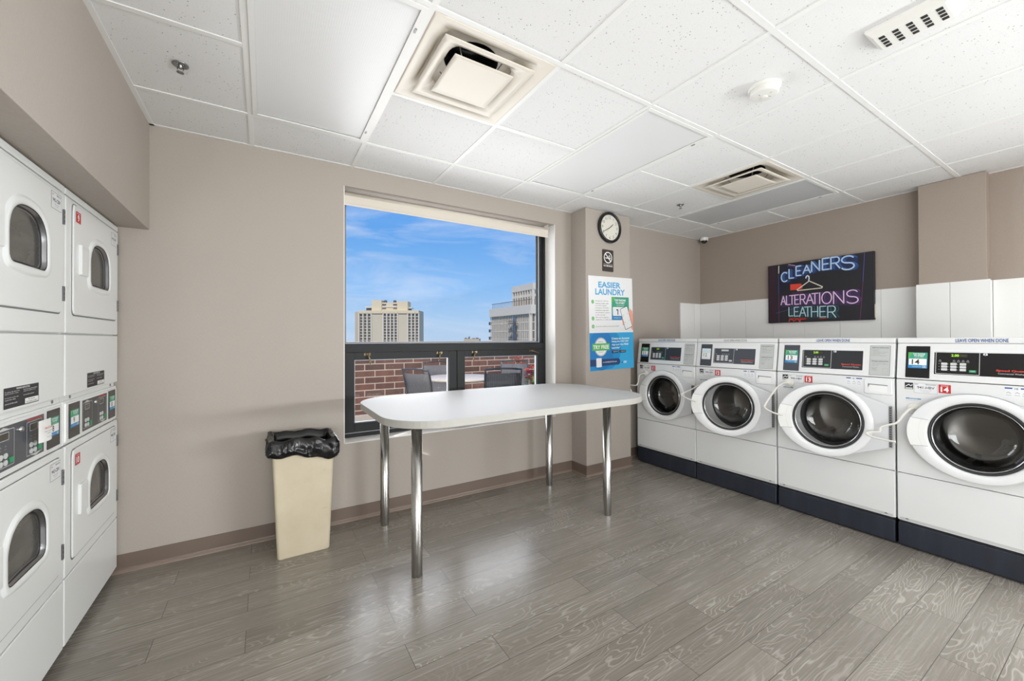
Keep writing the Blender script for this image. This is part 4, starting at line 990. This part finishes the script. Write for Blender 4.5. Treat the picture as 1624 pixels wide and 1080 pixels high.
# ------------------------------------------------------------------ stacked dryers
DW = .688
def arch(hw, z0, z1, rb, top):
    """window outline: flat bottom with round corners, arched top"""
    P = [(-hw + rb + rb * math.cos(R(a)), z0 + rb + rb * math.sin(R(a))) for a in range(180, 271, 15)]
    P += [(hw - rb + rb * math.cos(R(a)), z0 + rb + rb * math.sin(R(a))) for a in range(270, 361, 15)]
    P += [(hw * math.copysign(abs(math.cos(R(a))) ** .8, math.cos(R(a))), z1 - top + top * math.sin(R(a)) ** .9) for a in range(6, 175, 7)]
    return P
DRY = {}
def dryer_door(t, z0, z1, zw0, zw1, tags, handle=True):
    b = MB(); b.T = UP.copy(); x0, x1 = .062, .648
    wc = (.375, (zw0 + zw1) / 2)
    hole = star([(x + wc[0], y) for x, y in arch(.132, zw0, zw1, .030, .110)], wc, 80, [math.atan2(y - wc[1], x - wc[0]) for x, y in ((x0, z0), (x1, z0), (x1, z1), (x0, z1))])
    out_ = star(rrect(x0, z0, x1, z1, .022, 5), wc, 80, [math.atan2(y - wc[1], x - wc[0]) for x, y in ((x0, z0), (x1, z0), (x1, z1), (x0, z1))])
    def L3(P, w): return [(x, y, w) for x, y in P]
    def sc_(P, d):
        Q = []
        for x, y in P:
            v = Vector((x - wc[0], y - wc[1])); l = v.length; Q.append((wc[0] + v.x * (l + d) / l, wc[1] + v.y * (l + d) / l))
        return Q
    inset = star(rrect(x0 + .003, z0 + .003, x1 - .003, z1 - .003, .020, 5), wc, 80, [math.atan2(y - wc[1], x - wc[0]) for x, y in ((x0, z0), (x1, z0), (x1, z1), (x0, z1))])
    b.loft([L3(out_, .0006), L3(out_, .0035), L3(inset, .0055), L3(sc_(hole, .033), .0055)], M_dry, smooth=False)
    b.loft([L3(sc_(hole, .033), .0055), L3(sc_(hole, .030), .0065), L3(sc_(hole, .025), .0115), L3(sc_(hole, .018), .0130), L3(sc_(hole, .006), .0120), L3(hole, .009), L3(hole, -.012)], M_dry, smooth=True)
    d = b.build('door', t, bevel=.0)
    b = MB(); b.T = UP.copy(); b.loft([L3(rrect(x0 - .0035, z0 - .006, x1 + .0025, z1 + .0025, .024, 5), .0003), L3(rrect(x0 + .002, z0 + .002, x1 - .002, z1 - .002, .021, 5), .0003)], M_seam, smooth=False); b.build('door_gap_line', d)  # flat grey ring drawn in for the gap around the door
    b = MB(); b.T = UP.copy(); b.loft([L3(hole, .0085), L3(sc_(hole, -.004), .0075), L3(sc_(hole, -.006), -.004), L3(sc_(hole, -.012), -.006), L3(sc_(hole, -.016), -.0085)], [M_gap, M_steel, M_gap, M_steel], smooth=True)
    b.build('window_seal', d)
    b = MB(); b.T = UP.copy(); b.flat(sc_(hole, -.012), -.0080, M_dglass); b.build('door_window', d)
    # handle
    b = MB(); b.T = UP.copy(); hz = (zw0 + zw1) / 2 - .004
    b.loft([L3(rrect(.118 + o, hz - .066 + o, .200, hz + .066 - o, .004, 3), w) for o, w in ((0, .004), (0, .013), (.003, .0155))], M_dry, cap1=True, smooth=False)
    b.build('door_handle', d)
    for zz in (z0 + .06 + (z1 - z0) * .04, z1 - .085):
        b = MB(); b.T = UP.copy(); b.prism(rrect(x1 + .003, zz - .030, x1 + .014, zz + .030, .001, 2), .0006, .009, M_hinge)
        for q in range(3): b.flat(rrect(x1 + .004, zz - .022 + q * .018, x1 + .009, zz - .014 + q * .018), .0093, M_dark)
        b.build('hinge', d)
    return d
def make_dryer(y_left, nums, label, near):
    t = empty('stacked_dryer', (-.632, y_left, 0), R(90)); tag(t, label, 'dryer', 'stacked dryers under the soffit')
    b = MB(); b.box(0, .016, .045, DW, .70, .866, M_dry); b.build('lower_cabinet', t, bevel=.004)
    b = MB(); b.box(.03, .03, 0, DW - .03, .69, .046, M_gap); b.build('base_recess', t)
    b = MB(); b.box(.0015, -.004, .046, DW - .0015, .006, .318, M_dry); b.build('kick_panel', t, bevel=.004, seg=3)
    def panel(z0, z1, zw0, zw1, name):
        wc = (.375, (zw0 + zw1) / 2); ex = [math.atan2(y - wc[1], x - wc[0]) for x, y in ((.0015, z0), (DW - .0015, z0), (DW - .0015, z1), (.0015, z1))]
        h_ = star([(x + wc[0], y) for x, y in arch(.144, zw0 - .012, zw1 + .012, .030, .115)], wc, 80, ex)
        o1 = star(rrect(.0015, z0, DW - .0015, z1, .004, 3), wc, 80, ex); o2 = star(rrect(.0050, z0 + .0035, DW - .0050, z1 - .0035, .004, 3), wc, 80, ex)
        b = MB(); b.T = UP.copy(); b.loft([[(x, y, w) for x, y in P] for P, w in ((o1, -.006), (o1, .0008), (o2, .004), (h_, .004), (h_, -.006))], M_dry, smooth=False); b.build(name, t)
    panel(.323, .864, .512, .710, 'front_panel')
    # control console
    b = MB(); b.box(.0, .002, .868, DW, .69, 1.050, M_dry); b.build('console', t, bevel=.003)
    b = MB(); b.T = UP.copy()
    b.loft([[(x, y, w_) for x, y in rrect(.012 + o, .876 + o, DW - .010 - o, 1.043 - o, .006, 3)] for o, w_ in ((0, -.002), (.003, .0025))], M_dry, cap1=True, smooth=False)
    b.flat(rrect(.188, .890, .516, 1.030, .003, 3), .0030, M_blackpale if not near else M_blackpl); b.build('control_panel', t)
    for k, x0 in enumerate((.196, .388)):
        b = MB(); b.T = UP.copy(); w = .0034; x1 = x0 + .112
        P = [(x0, .905), (x0 + .02, .899), (x0 + .05, .893), (x0 + .09, .899), (x1, .905), (x1, 1.014), (x1 - .02, 1.020), (x1 - .05, 1.026), (x0 + .03, 1.020), (x0, 1.014)]
        P = rrect(x0, .900, x1, 1.018, .004, 3)
        b.loft([[(x, y, w) for x, y in P], [(x, y, w) for x, y in rrect(x0 + .002, .902, x1 - .002, 1.016, .003, 3)]], M_lgrey, smooth=False)
        tri = [(x0 + .015, 1.018), (x1 - .030, 1.018), ((x0 + x1) / 2 - .01, 1.027)] if k == 0 else [(x0 + .030, .900), (x1 - .010, .900), ((x0 + x1) / 2 + .01, .891)]
        b.flat(tri if k == 0 else tri[::-1], w, M_lgrey)
        b.flat(rrect(x0 + .022, .984, x0 + .080, 1.010, .002, 2), w, M_lgrey); b.flat(rrect(x0 + .025, .986, x0 + .077, 1.008, .002, 2), w + .0002, mat('dryer_display', (52, 50, 40), .2))
        for i in range(2):
            for j in range(2): b.prism(circ(x0 + .030 + i * .028, .914 + j * .022, .011, .009, n=14), w - .0002, w + .002, M_key)
            b.stroke([(x0 + .030 + i * .028, .966), (x0 + .034 + i * .028, .966)], .004, w, M_grey, 4); b.stroke([(x0 + .026 + i * .028, .956), (x0 + .036 + i * .028, .956)], .002, w, M_grey, 3)
        b.prism(rrect(x0 + .082, .908, x0 + .104, .926, .002, 2), w - .0002, w + .0024, M_green)
        b.build('keypad', t)
    b = MB(); b.T = UP @ Matrix.Translation((.345, 1.004, .003)); b.lathe([(.010, 0), (.010, .004), (.007, .008), (.003, .0085), (.0025, .007)], M_chrome, 18, cap1=True); b.build('service_lock', t)
    b = MB(); b.T = UP.copy(); b.text('Speed Queen', .390, 1.0205, .505, 1.0285, .0034, M_redtxt, .06); b.build('maker_lettering', t)
    TT = UP @ Matrix.Translation((0, 0, .0026))
    card_reader(t, TT, .040, .888, .154, 1.034, M_black, nums[0]); card_reader(t, TT, .540, .888, .648, 1.034, M_black, nums[1])
    # upper machine
    b = MB(); b.box(0, .016, 1.070, DW, .70, 1.905, M_dry); b.build('upper_cabinet', t, bevel=.004)
    b = MB(); b.box(.001, .012, 1.046, DW - .001, .69, 1.072, M_dry)
    b.T = UP.copy()
    for sx in (.10, DW - .06): b.prism(circ(sx, 1.060, .007, n=14), -.013, -.010, M_seam)
    b.build('stacking_strip', t)
    b = MB(); b.box(.0015, -.004, 1.072, DW - .0015, .006, 1.326, M_dry); b.build('upper_lower_panel', t, bevel=.004)
    panel(1.332, 1.902, 1.557, 1.762, 'upper_front_panel')
    b = MB(); b.box(.0, -.004, 1.9065, DW, .70, 1.933, M_dry); b.build('top_lid', t, bevel=.004)
    b = MB(); b.T = UP @ Matrix.Translation((0, 0, .0045)); w = 0
    b.flat(rrect(.240, 1.083, .470, 1.150, .002, 2), w, M_ink); b.text('WARNING INSTRUCTIONS', .315, 1.141, .405, 1.147, w + .0003, M_white, .02)
    textlines(b, .246, 1.134, .350, .0038, .0062, ['To reduce the risk of fire', 'electric shock or injury', '', 'do not dry articles that', 'contain foam rubber', '', 'cleaned with flammable'], w + .0003, M_white)
    textlines(b, .362, 1.134, .466, .0038, .0062, ['Read all instructions before', 'using this appliance now', '', 'do not allow children'], w + .0003, M_white)
    b.flat(rrect(.372, 1.086, .466, 1.104, .001, 2), w + .0003, M_white); b.text('For service', .395, 1.097, .440, 1.101, w + .0006, M_ink); b.text('call number on label', .380, 1.089, .455, 1.093, w + .0006, M_ink); b.build('warning_label', t)
    dU = dryer_door(t, 1.412, 1.886, 1.557, 1.762, None); dL = dryer_door(t, .372, .836, .512, .710, None)
    for d in (dU, dL): d.location = (0, -.0045, 0)
    for d, z, nb in ((dU, 1.878, nums[0]), (dL, .830, nums[1])):
        b = MB(); b.T = UP @ Matrix.Translation((0, 0, .0059)); b.flat(rrect(.545, z - .068, .636, z - .002, .003, 2), 0, M_grey); b.flat(rrect(.547, z - .066, .634, z - .004, .002, 2), .0002, M_tag)
        b.text('942-CBV' if near or nb != nums[0] else '942-CBV', .556, z - .040, .624, z - .026, .0005, M_ink, .01); b.text('SERVICE', .590, z - .014, .628, z - .009, .0005, M_ink); b.text('CSC', .552, z - .016, .566, z - .010, .0005, M_redtxt)
        b.text('call or visit', .570, z - .050, .612, z - .046, .0005, M_grey); b.text('for help', .578, z - .058, .604, z - .054, .0005, M_grey); b.build('service_label', d)
        if near:
            b = MB(); b.T = UP @ Matrix.Translation((0, 0, .0057)); number_tag(b, .082, z - .066, .135, z - .018, nb); b.build('number_label', d)
    return t
make_dryer(-.705, ('9', '10'), 'stacked white dryers numbered 9 and 10, next to the window wall', True)
dr2 = make_dryer(-1.402, ('7', '8'), 'stacked white dryers at the left photo edge, with a paper notice on their controls', False)
# paper notice stuck on the left stack
t = empty('paper_notice', (-.632 + .012, -.992, .938), R(90)); tag(t, 'small white out of order notice hanging on the left dryer controls', 'notice')
b = MB(); P0 = []
for j in range(7):
    v_ = j / 6.0; P0.append([(u_ * .088, -.012 - .010 * math.sin(u_ * 2.6) * (1 - v_ * .6), v_ * .078) for u_ in (0, .25, .5, .75, 1)])
b.loft(P0, M_white, closed=False); b.T = frame_at(0, -.0245, 0)
b.text('Out of Order', .012, .046, .072, .054, 0, M_redtxt, .02)
b.text('Please use another', .010, .036, .076, .040, 0, M_grey); b.text('machine', .030, .028, .056, .032, 0, M_grey); b.text('Thank you', .026, .014, .060, .018, 0, M_grey)
b.build('notice_sheet', t)

# ------------------------------------------------------------------ terrace
b = MB(); b.box(-6, T, -.30, 14, 8.2, -.08, M_paver); struct('floor_terrace', b)
b = MB(); b.box(-6, 4.0, -.3, 14, 4.3, 1.20, M_brick); struct('wall_terrace', b)
b = MB()
for k in range(9): b.box(-6 + k * 2.2, 3.95, 1.20, -6 + (k + 1) * 2.2 - .012, 4.35, 1.268, M_coping)
struct('trim_5', b, .006)
b = MB(); b.box(-6, 3.88, -.08, 14, 4.0, .04, M_coping); struct('trim_6', b)
b = MB(); b.box(.45, T, .44, 2.56, T + .16, .535, M_coping); struct('trim_7', b, .004)

def patio_chair(x, y, rz, label):
    t = empty('patio_chair', (x, y, -.08), rz); tag(t, label, 'chair', 'sling chairs around the terrace table')
    # faces -y; seat centre at origin
    sw = .235
    def path(s_): return [(s_, -.22, .43), (s_, -.10, .415), (s_, .05, .41), (s_, .17, .42), (s_, .225, .47), (s_, .26, .60), (s_, .29, .78), (s_, .325, .93), (s_, .345, .98)]
    b = MB(); pr = path(0); L = [[(u_ * sw, p[1] + .028 * (1 - u_ * u_) * (1 if p[2] > .5 else 0), p[2] - (.012 * (1 - u_ * u_) if p[2] < .5 else 0)) for u_ in (-1, -.6, -.2, .2, .6, 1)] for p in pr[1:-1]]
    b.loft([[L[i][j] for i in range(len(L))] for j in range(6)], M_sling, closed=False); o = b.build('sling', t); md = o.modifiers.new('s', 'SOLIDIFY'); md.thickness = .004
    b = MB()
    for s_ in (-sw - .008, sw + .008): b.tube(path(s_), .013, M_cframe, 8)
    b.tube([(-sw - .008, .345, .98), (-sw * .5, .362, .992), (0, .368, .996), (sw * .5, .362, .992), (sw + .008, .345, .98)], .013, M_cframe, 8); b.tube([(-sw, -.22, .43), (sw, -.22, .43)], .012, M_cframe, 8)
    b.build('chair_frame', t)
    for s_ in (-1, 1):
        b = MB(); xx = s_ * (sw + .03); b.tube([(xx, .275, .66), (xx, .10, .665), (xx, -.16, .66), (xx, -.215, .63)], .015, M_cframe, 8); b.build('armrest', t)
        b = MB(); b.tube([(xx, -.215, .64), (xx, -.235, .30), (xx, -.25, 0)], .013, M_cframe, 8); b.build('leg', t)
        b = MB(); b.tube([(xx, .20, .44), (xx, .25, .20), (xx, .28, 0)], .013, M_cframe, 8); b.build('leg', t)
patio_chair(2.06, 2.22, R(-245) , 'dark sling patio chair left of the round terrace table, seen from its side')
patio_chair(2.60, 3.28, R(-8), 'dark sling patio chair behind the round table, against the brick wall, facing the window')
patio_chair(2.90, 1.84, R(158), 'dark sling patio chair in front of the round table, its back to the window')
patio_chair(3.84, 2.86, R(-22), 'dark sling patio chair beside the pink flowers outside the right pane')
t = empty('patio_table', (2.62, 2.58, -.08)); tag(t, 'round cream table on the terrace outside the lower window', 'table')
b = MB(); b.lathe([(.50, .770), (.535, .772), (.545, .782), (.545, .800), (.535, .808), (.0, .808)], M_patio, 60, cap0=True); b.build('table_top', t)
b = MB(); b.lathe([(.03, .03), (.03, .77)], M_cframe, 16); b.build('table_post', t)
for k in range(4):
    a = R(45 + 90 * k); b = MB(); b.tube([(.03 * math.cos(a), .03 * math.sin(a), .05), (.22 * math.cos(a), .22 * math.sin(a), .04), (.36 * math.cos(a), .36 * math.sin(a), .012)], .016, M_cframe, 8); b.build('leg', t)

def flower_pot(x, y, h, petals, label, spread, seed, pot=True, nb=26):
    rnd = random.Random(seed); t = empty('flower_planter', (x, y, -.08)); tag(t, label, 'plant', 'flower planters on the terrace')
    b = MB(); b.lathe([(.10, 0), (.13, .01), (.17, .40), (.18, .42), (.165, .42), (.15, .38)], M_pot, 28, cap1=True); b.build('pot', t)
    b = MB()
    for k in range(170):
        a = rnd.uniform(0, 6.283); r_ = spread * rnd.random() ** .5; z = .42 + rnd.random() * (h - .50); L = rnd.uniform(.05, .09); d = Vector((math.cos(a), math.sin(a), rnd.uniform(-.3, .7))).normalized(); c = Vector((r_ * math.cos(a), r_ * math.sin(a), z)); s_ = d.cross(Vector((0, 0, 1))).normalized() * L * .3
        vb = b.addv([tuple(c), tuple(c + d * L * .5 + s_), tuple(c + d * L), tuple(c + d * L * .5 - s_)]); b.addf([(0, 1, 2, 3)], M_leaf, vb)
    b.tube([(0, 0, .38), (0, .01, h - .1)], .012, M_leaf, 6); b.build('foliage', t)
    for k in range(nb):
        a = rnd.uniform(0, 6.283); r_ = spread * .95 * rnd.random() ** .5; c = Vector((r_ * math.cos(a), r_ * math.sin(a), h - .17 * rnd.random() - r_ * .3)); m = rnd.choice(petals)
        b = MB()
        for q in range(6):
            aa = q * 1.047 + rnd.random(); d = Vector((math.cos(aa), math.sin(aa), rnd.uniform(.2, .8))).normalized() * .038; s_ = Vector((-math.sin(aa), math.cos(aa), 0)) * .018; o_ = Vector((0, 0, .0))
            vb = b.addv([tuple(o_), tuple(d * .6 + s_), tuple(d), tuple(d * .6 - s_)]); b.addf([(0, 1, 2, 3)], m, vb)
        b.lathe([(.012, 0), (.012, .014), (.001, .02)], m, 8); b.build('blossom', t, loc=tuple(c))
flower_pot(3.60, 2.02, .98, [M_petal_p, M_petal_p, M_petal_o], 'planter of magenta and orange flowers at the right edge of the lower pane', .15, 3, nb=40)
flower_pot(4.24, 3.50, 1.06, [M_petal_r, M_petal_r, M_petal_o], 'planter of red flowers showing above the right terrace chair, by the brick wall', .13, 5, nb=30)

# ------------------------------------------------------------------ city beyond
def local_frame(A, B):
    """x axis from A to B along a facade, y away from the camera"""
    d = Vector((B[0] - A[0], B[1] - A[1])); return math.atan2(d.y, d.x), d.length
ang, ln = local_frame((79.93, 417.5), (130.84, 386.1))
t = empty('apartment_tower', (79.93, 417.5, -60), ang); tag(t, 'wide beige tower with columns of small windows, far left through the window', 'building')
zt = 30.6 + 60
b = MB(); L = ln
bays = [(.0, .205, 3), (.205, .405, 0), (.405, .645, 4), (.645, .815, 0), (.815, 1.0, 3)]
b.box(0, 1.2, 0, L, 22, zt, M_conc)
for a0, a1, k in bays:
    if k == 0: b.box(a0 * L, .9, 0, a1 * L, 1.25, zt - 3.4, mat('tower_concrete_warm', (206, 192, 164), .85))
b.box(0, 0, zt - 3.0, L, 1.3, zt, M_conc)
for a0, a1, k in bays:
    if k:
        w_ = (a1 - a0) * L / k
        for i in range(k + 1): b.box(a0 * L + i * w_ - .55, 0, 0, a0 * L + i * w_ + .55, 1.3, zt - 2.0, M_conc2)
b.build('facade', t)
b = MB(); b.box(-4.8, 2.5, 0, 0, 20, zt - 1.2, M_conc3); b.build('side_wing', t)
b = MB(); b.box(.19 * L, 4, zt, .36 * L, 16, zt + 10.6, M_conc); b.box(.62 * L, 4, zt, .80 * L, 16, zt + 9.4, M_conc); b.box(.36 * L, 5, zt, .62 * L, 15, zt + 8.4, M_conc)
b.box(.08 * L, 5, zt + 3.0, .19 * L, 15, zt + 4.6, M_conc2); b.box(.09 * L, 6, zt, .19 * L, 14, zt + 3.0, M_rail); b.box(.80 * L, 6, zt + 2.4, .86 * L, 14, zt + 3.4, M_conc2); b.box(.80 * L, 7, zt, .83 * L, 13, zt + 2.4, M_rail)
b.box(.365 * L, 4.85, zt + 5.3, .43 * L, 5, zt + 6.8, M_win); b.box(.55 * L, 4.85, zt + 5.3, .615 * L, 5, zt + 6.8, M_win); b.box(.365 * L, 4.85, zt + 1.6, .43 * L, 5, zt + 3.0, M_win2); b.box(.55 * L, 4.85, zt + 1.6, .615 * L, 5, zt + 3.0, M_win2); b.box(.365 * L, 4.4, zt + 3.5, .615 * L, 5, zt + 5.0, M_conc2)
b.build('penthouse', t)
for fx in (.40, .56):
    b = MB(); b.lathe([(1.6, 0), (1.6, 1.8), (1.0, 2.6)], M_rail, 16, cap1=True); b.build('rooftop_fan', t, loc=(fx * L, 9, zt + 8.4))
FL = 2.94
first = None
for a0, a1, k in bays:
    if not k: continue
    w_ = (a1 - a0) * L / k
    for i in range(k):
        for j in range(10):
            if first is None:
                b = MB(); b.box(-w_ / 2 + .8, 0, 0, w_ / 2 - .8, .1, 1.9, M_win); b.box(-w_ / 2 + .7, -.1, -.5, w_ / 2 - .7, .1, -.05, M_conc3); o = first = b.build('window', t)
            else:
                o = first.copy(); COL.objects.link(o); o.parent = t
            o.location = (a0 * L + (i + .5) * w_, 1.1, zt - 5.6 - j * FL)
tower_n = None

# right tower: two faces meeting at a corner
cor = Vector((84.9, 120.8)); lf = Vector((83.9, 151.0))
dl = (lf - cor); th = math.atan2(dl.y, dl.x)
t = empty('office_tower', (cor.x, cor.y, -60), th); tag(t, 'pale concrete tower with tall narrow windows and railed roof, at the right through the window', 'building')
# local x runs along the left-hand face away from the corner, local -y ... right-hand face
LZ = 14.0 + 60; LN = dl.length
b = MB(); b.box(.5, -29.5, 0, LN - .5, -.5, LZ - .5, M_win2)
for k in range(26):
    x = k * LN / 25; b.box(x - .22, -.5, 0, x + .22, -.32, LZ - 3.0, M_conc2)
for k in range(12):
    y = -k * 2.5; b.box(.3, y - .5, 0, .6, y + .5, LZ - 2.0, M_conc2)
for k in range(7):
    z = LZ - 3.0 - k * 3.2; b.box(0, -.5, z - 3.3, LN, -.34, z - 3.0, M_conc2); b.box(.34, -29, z - 3.3, .6, -.5, z - 3.0, M_conc2)
b.box(-.2, -30, LZ - 3.0, LN + .2, .3, LZ + .4, M_conc2); b.build('facade', t)
b = MB(); UZ = 22.9 + 60; b.box(2.6, -27, LZ, 16.2, -3.0, UZ - 2.0, M_win2); b.box(2.0, -27.5, UZ - 2.4, 16.8, -2.5, UZ, M_conc2)
for k in range(9):
    x = 2.4 + k * 1.72; b.box(x - .32, -3.4, LZ, x + .32, -2.6, UZ - 2.0, M_conc2)
for k in range(9):
    y = -3 - k * 2.6; b.box(2.2, y - .5, LZ, 3.0, y + .5, UZ - 2.0, M_conc2)
b.box(2.3, -27.2, LZ + 3.9, 16.5, -2.7, LZ + 4.9, M_conc2); b.build('set_back_storey', t)
b = MB()
for k in range(30): b.box(k * .98, -.4, LZ + .4, k * .98 + .09, -.3, LZ + 2.5, M_rail)
b.box(0, -.4, LZ + 2.4, LN - .8, -.3, LZ + 2.6, M_rail); b.box(0, -.38, LZ + .4, LN - .8, -.34, LZ + 2.4, mat('tower_rail_glass', (140, 148, 158), .3)) if False else None
for k in range(20): b.box(-.1, -.4 - k * 1.3, LZ + .4, 0, -.3 - k * 1.3, LZ + 2.5, M_rail)
b.build('roof_railing', t)
for j in range(3):
    b = MB(); z = LZ - 6.6 - j * 3.2; b.box(8.2, .1, z, 13.6, 1.4, z + .22, M_rail)
    for k in range(11): b.box(8.2 + k * .53, 1.3, z + .2, 8.28 + k * .53, 1.4, z + 1.3, M_rail)
    b.box(8.2, 1.3, z + 1.25, 13.6, 1.4, z + 1.35, M_rail); b.box(10.0, .1, z + .3, 12.0, .3, z + 2.9, mat('balcony_glass', (92, 110, 130), .2)); b.build('balcony', t)
    b = MB(); b.box(LN, -2.5, z + .2, LN + 1.6, -.3, z + .45, M_rail); b.box(LN + 1.5, -2.5, z + .4, LN + 1.6, -.3, z + 1.5, M_rail); b.box(LN, -.4, z + .4, LN + 1.6, -.3, z + 1.5, M_rail); b.build('balcony', t)
ang, ln = local_frame((127.3, 271.), (138.6, 264.))
t = empty('low_rooftop_building', (127.0, 271.2, -60), ang); tag(t, 'tiny brown rooftop with plant units just above the parapet, between the two towers', 'building')
b = MB(); b.box(0, 0, 0, 11.5, 12, 61.9, M_conc3); b.box(-2.2, 1, 0, 0, 9, 60.2, M_conc3); b.build('block', t)
for (x0, x1, h) in ((.5, 2.0, .7), (2.8, 4.2, .6), (3.5, 4.1, 1.7), (6.2, 8.2, .45), (8.8, 10.8, .7)):
    b = MB(); b.box(x0, 1, 61.9, x1, 3, 61.9 + h, M_rail); b.build('roof_unit', t)
# distant ground below the terrace
b = MB(); b.box(-900, 8.2, -61, 1500, 1600, -60, mat('city_ground', (120, 124, 122), .9)); struct('floor_city', b)
# unseen white panels added with the side fill lamps, behind the camera
b = MB(); b.box(XR - .012, -8.4, .90, XR - .0006, -4.2, 1.21, M_white_paint); struct('right_fill_panel', b)
b = MB(); b.box(XL + .0006, -8.3, .25, XL + .012, -4.3, 1.56, M_white_paint); struct('left_fill_panel', b)
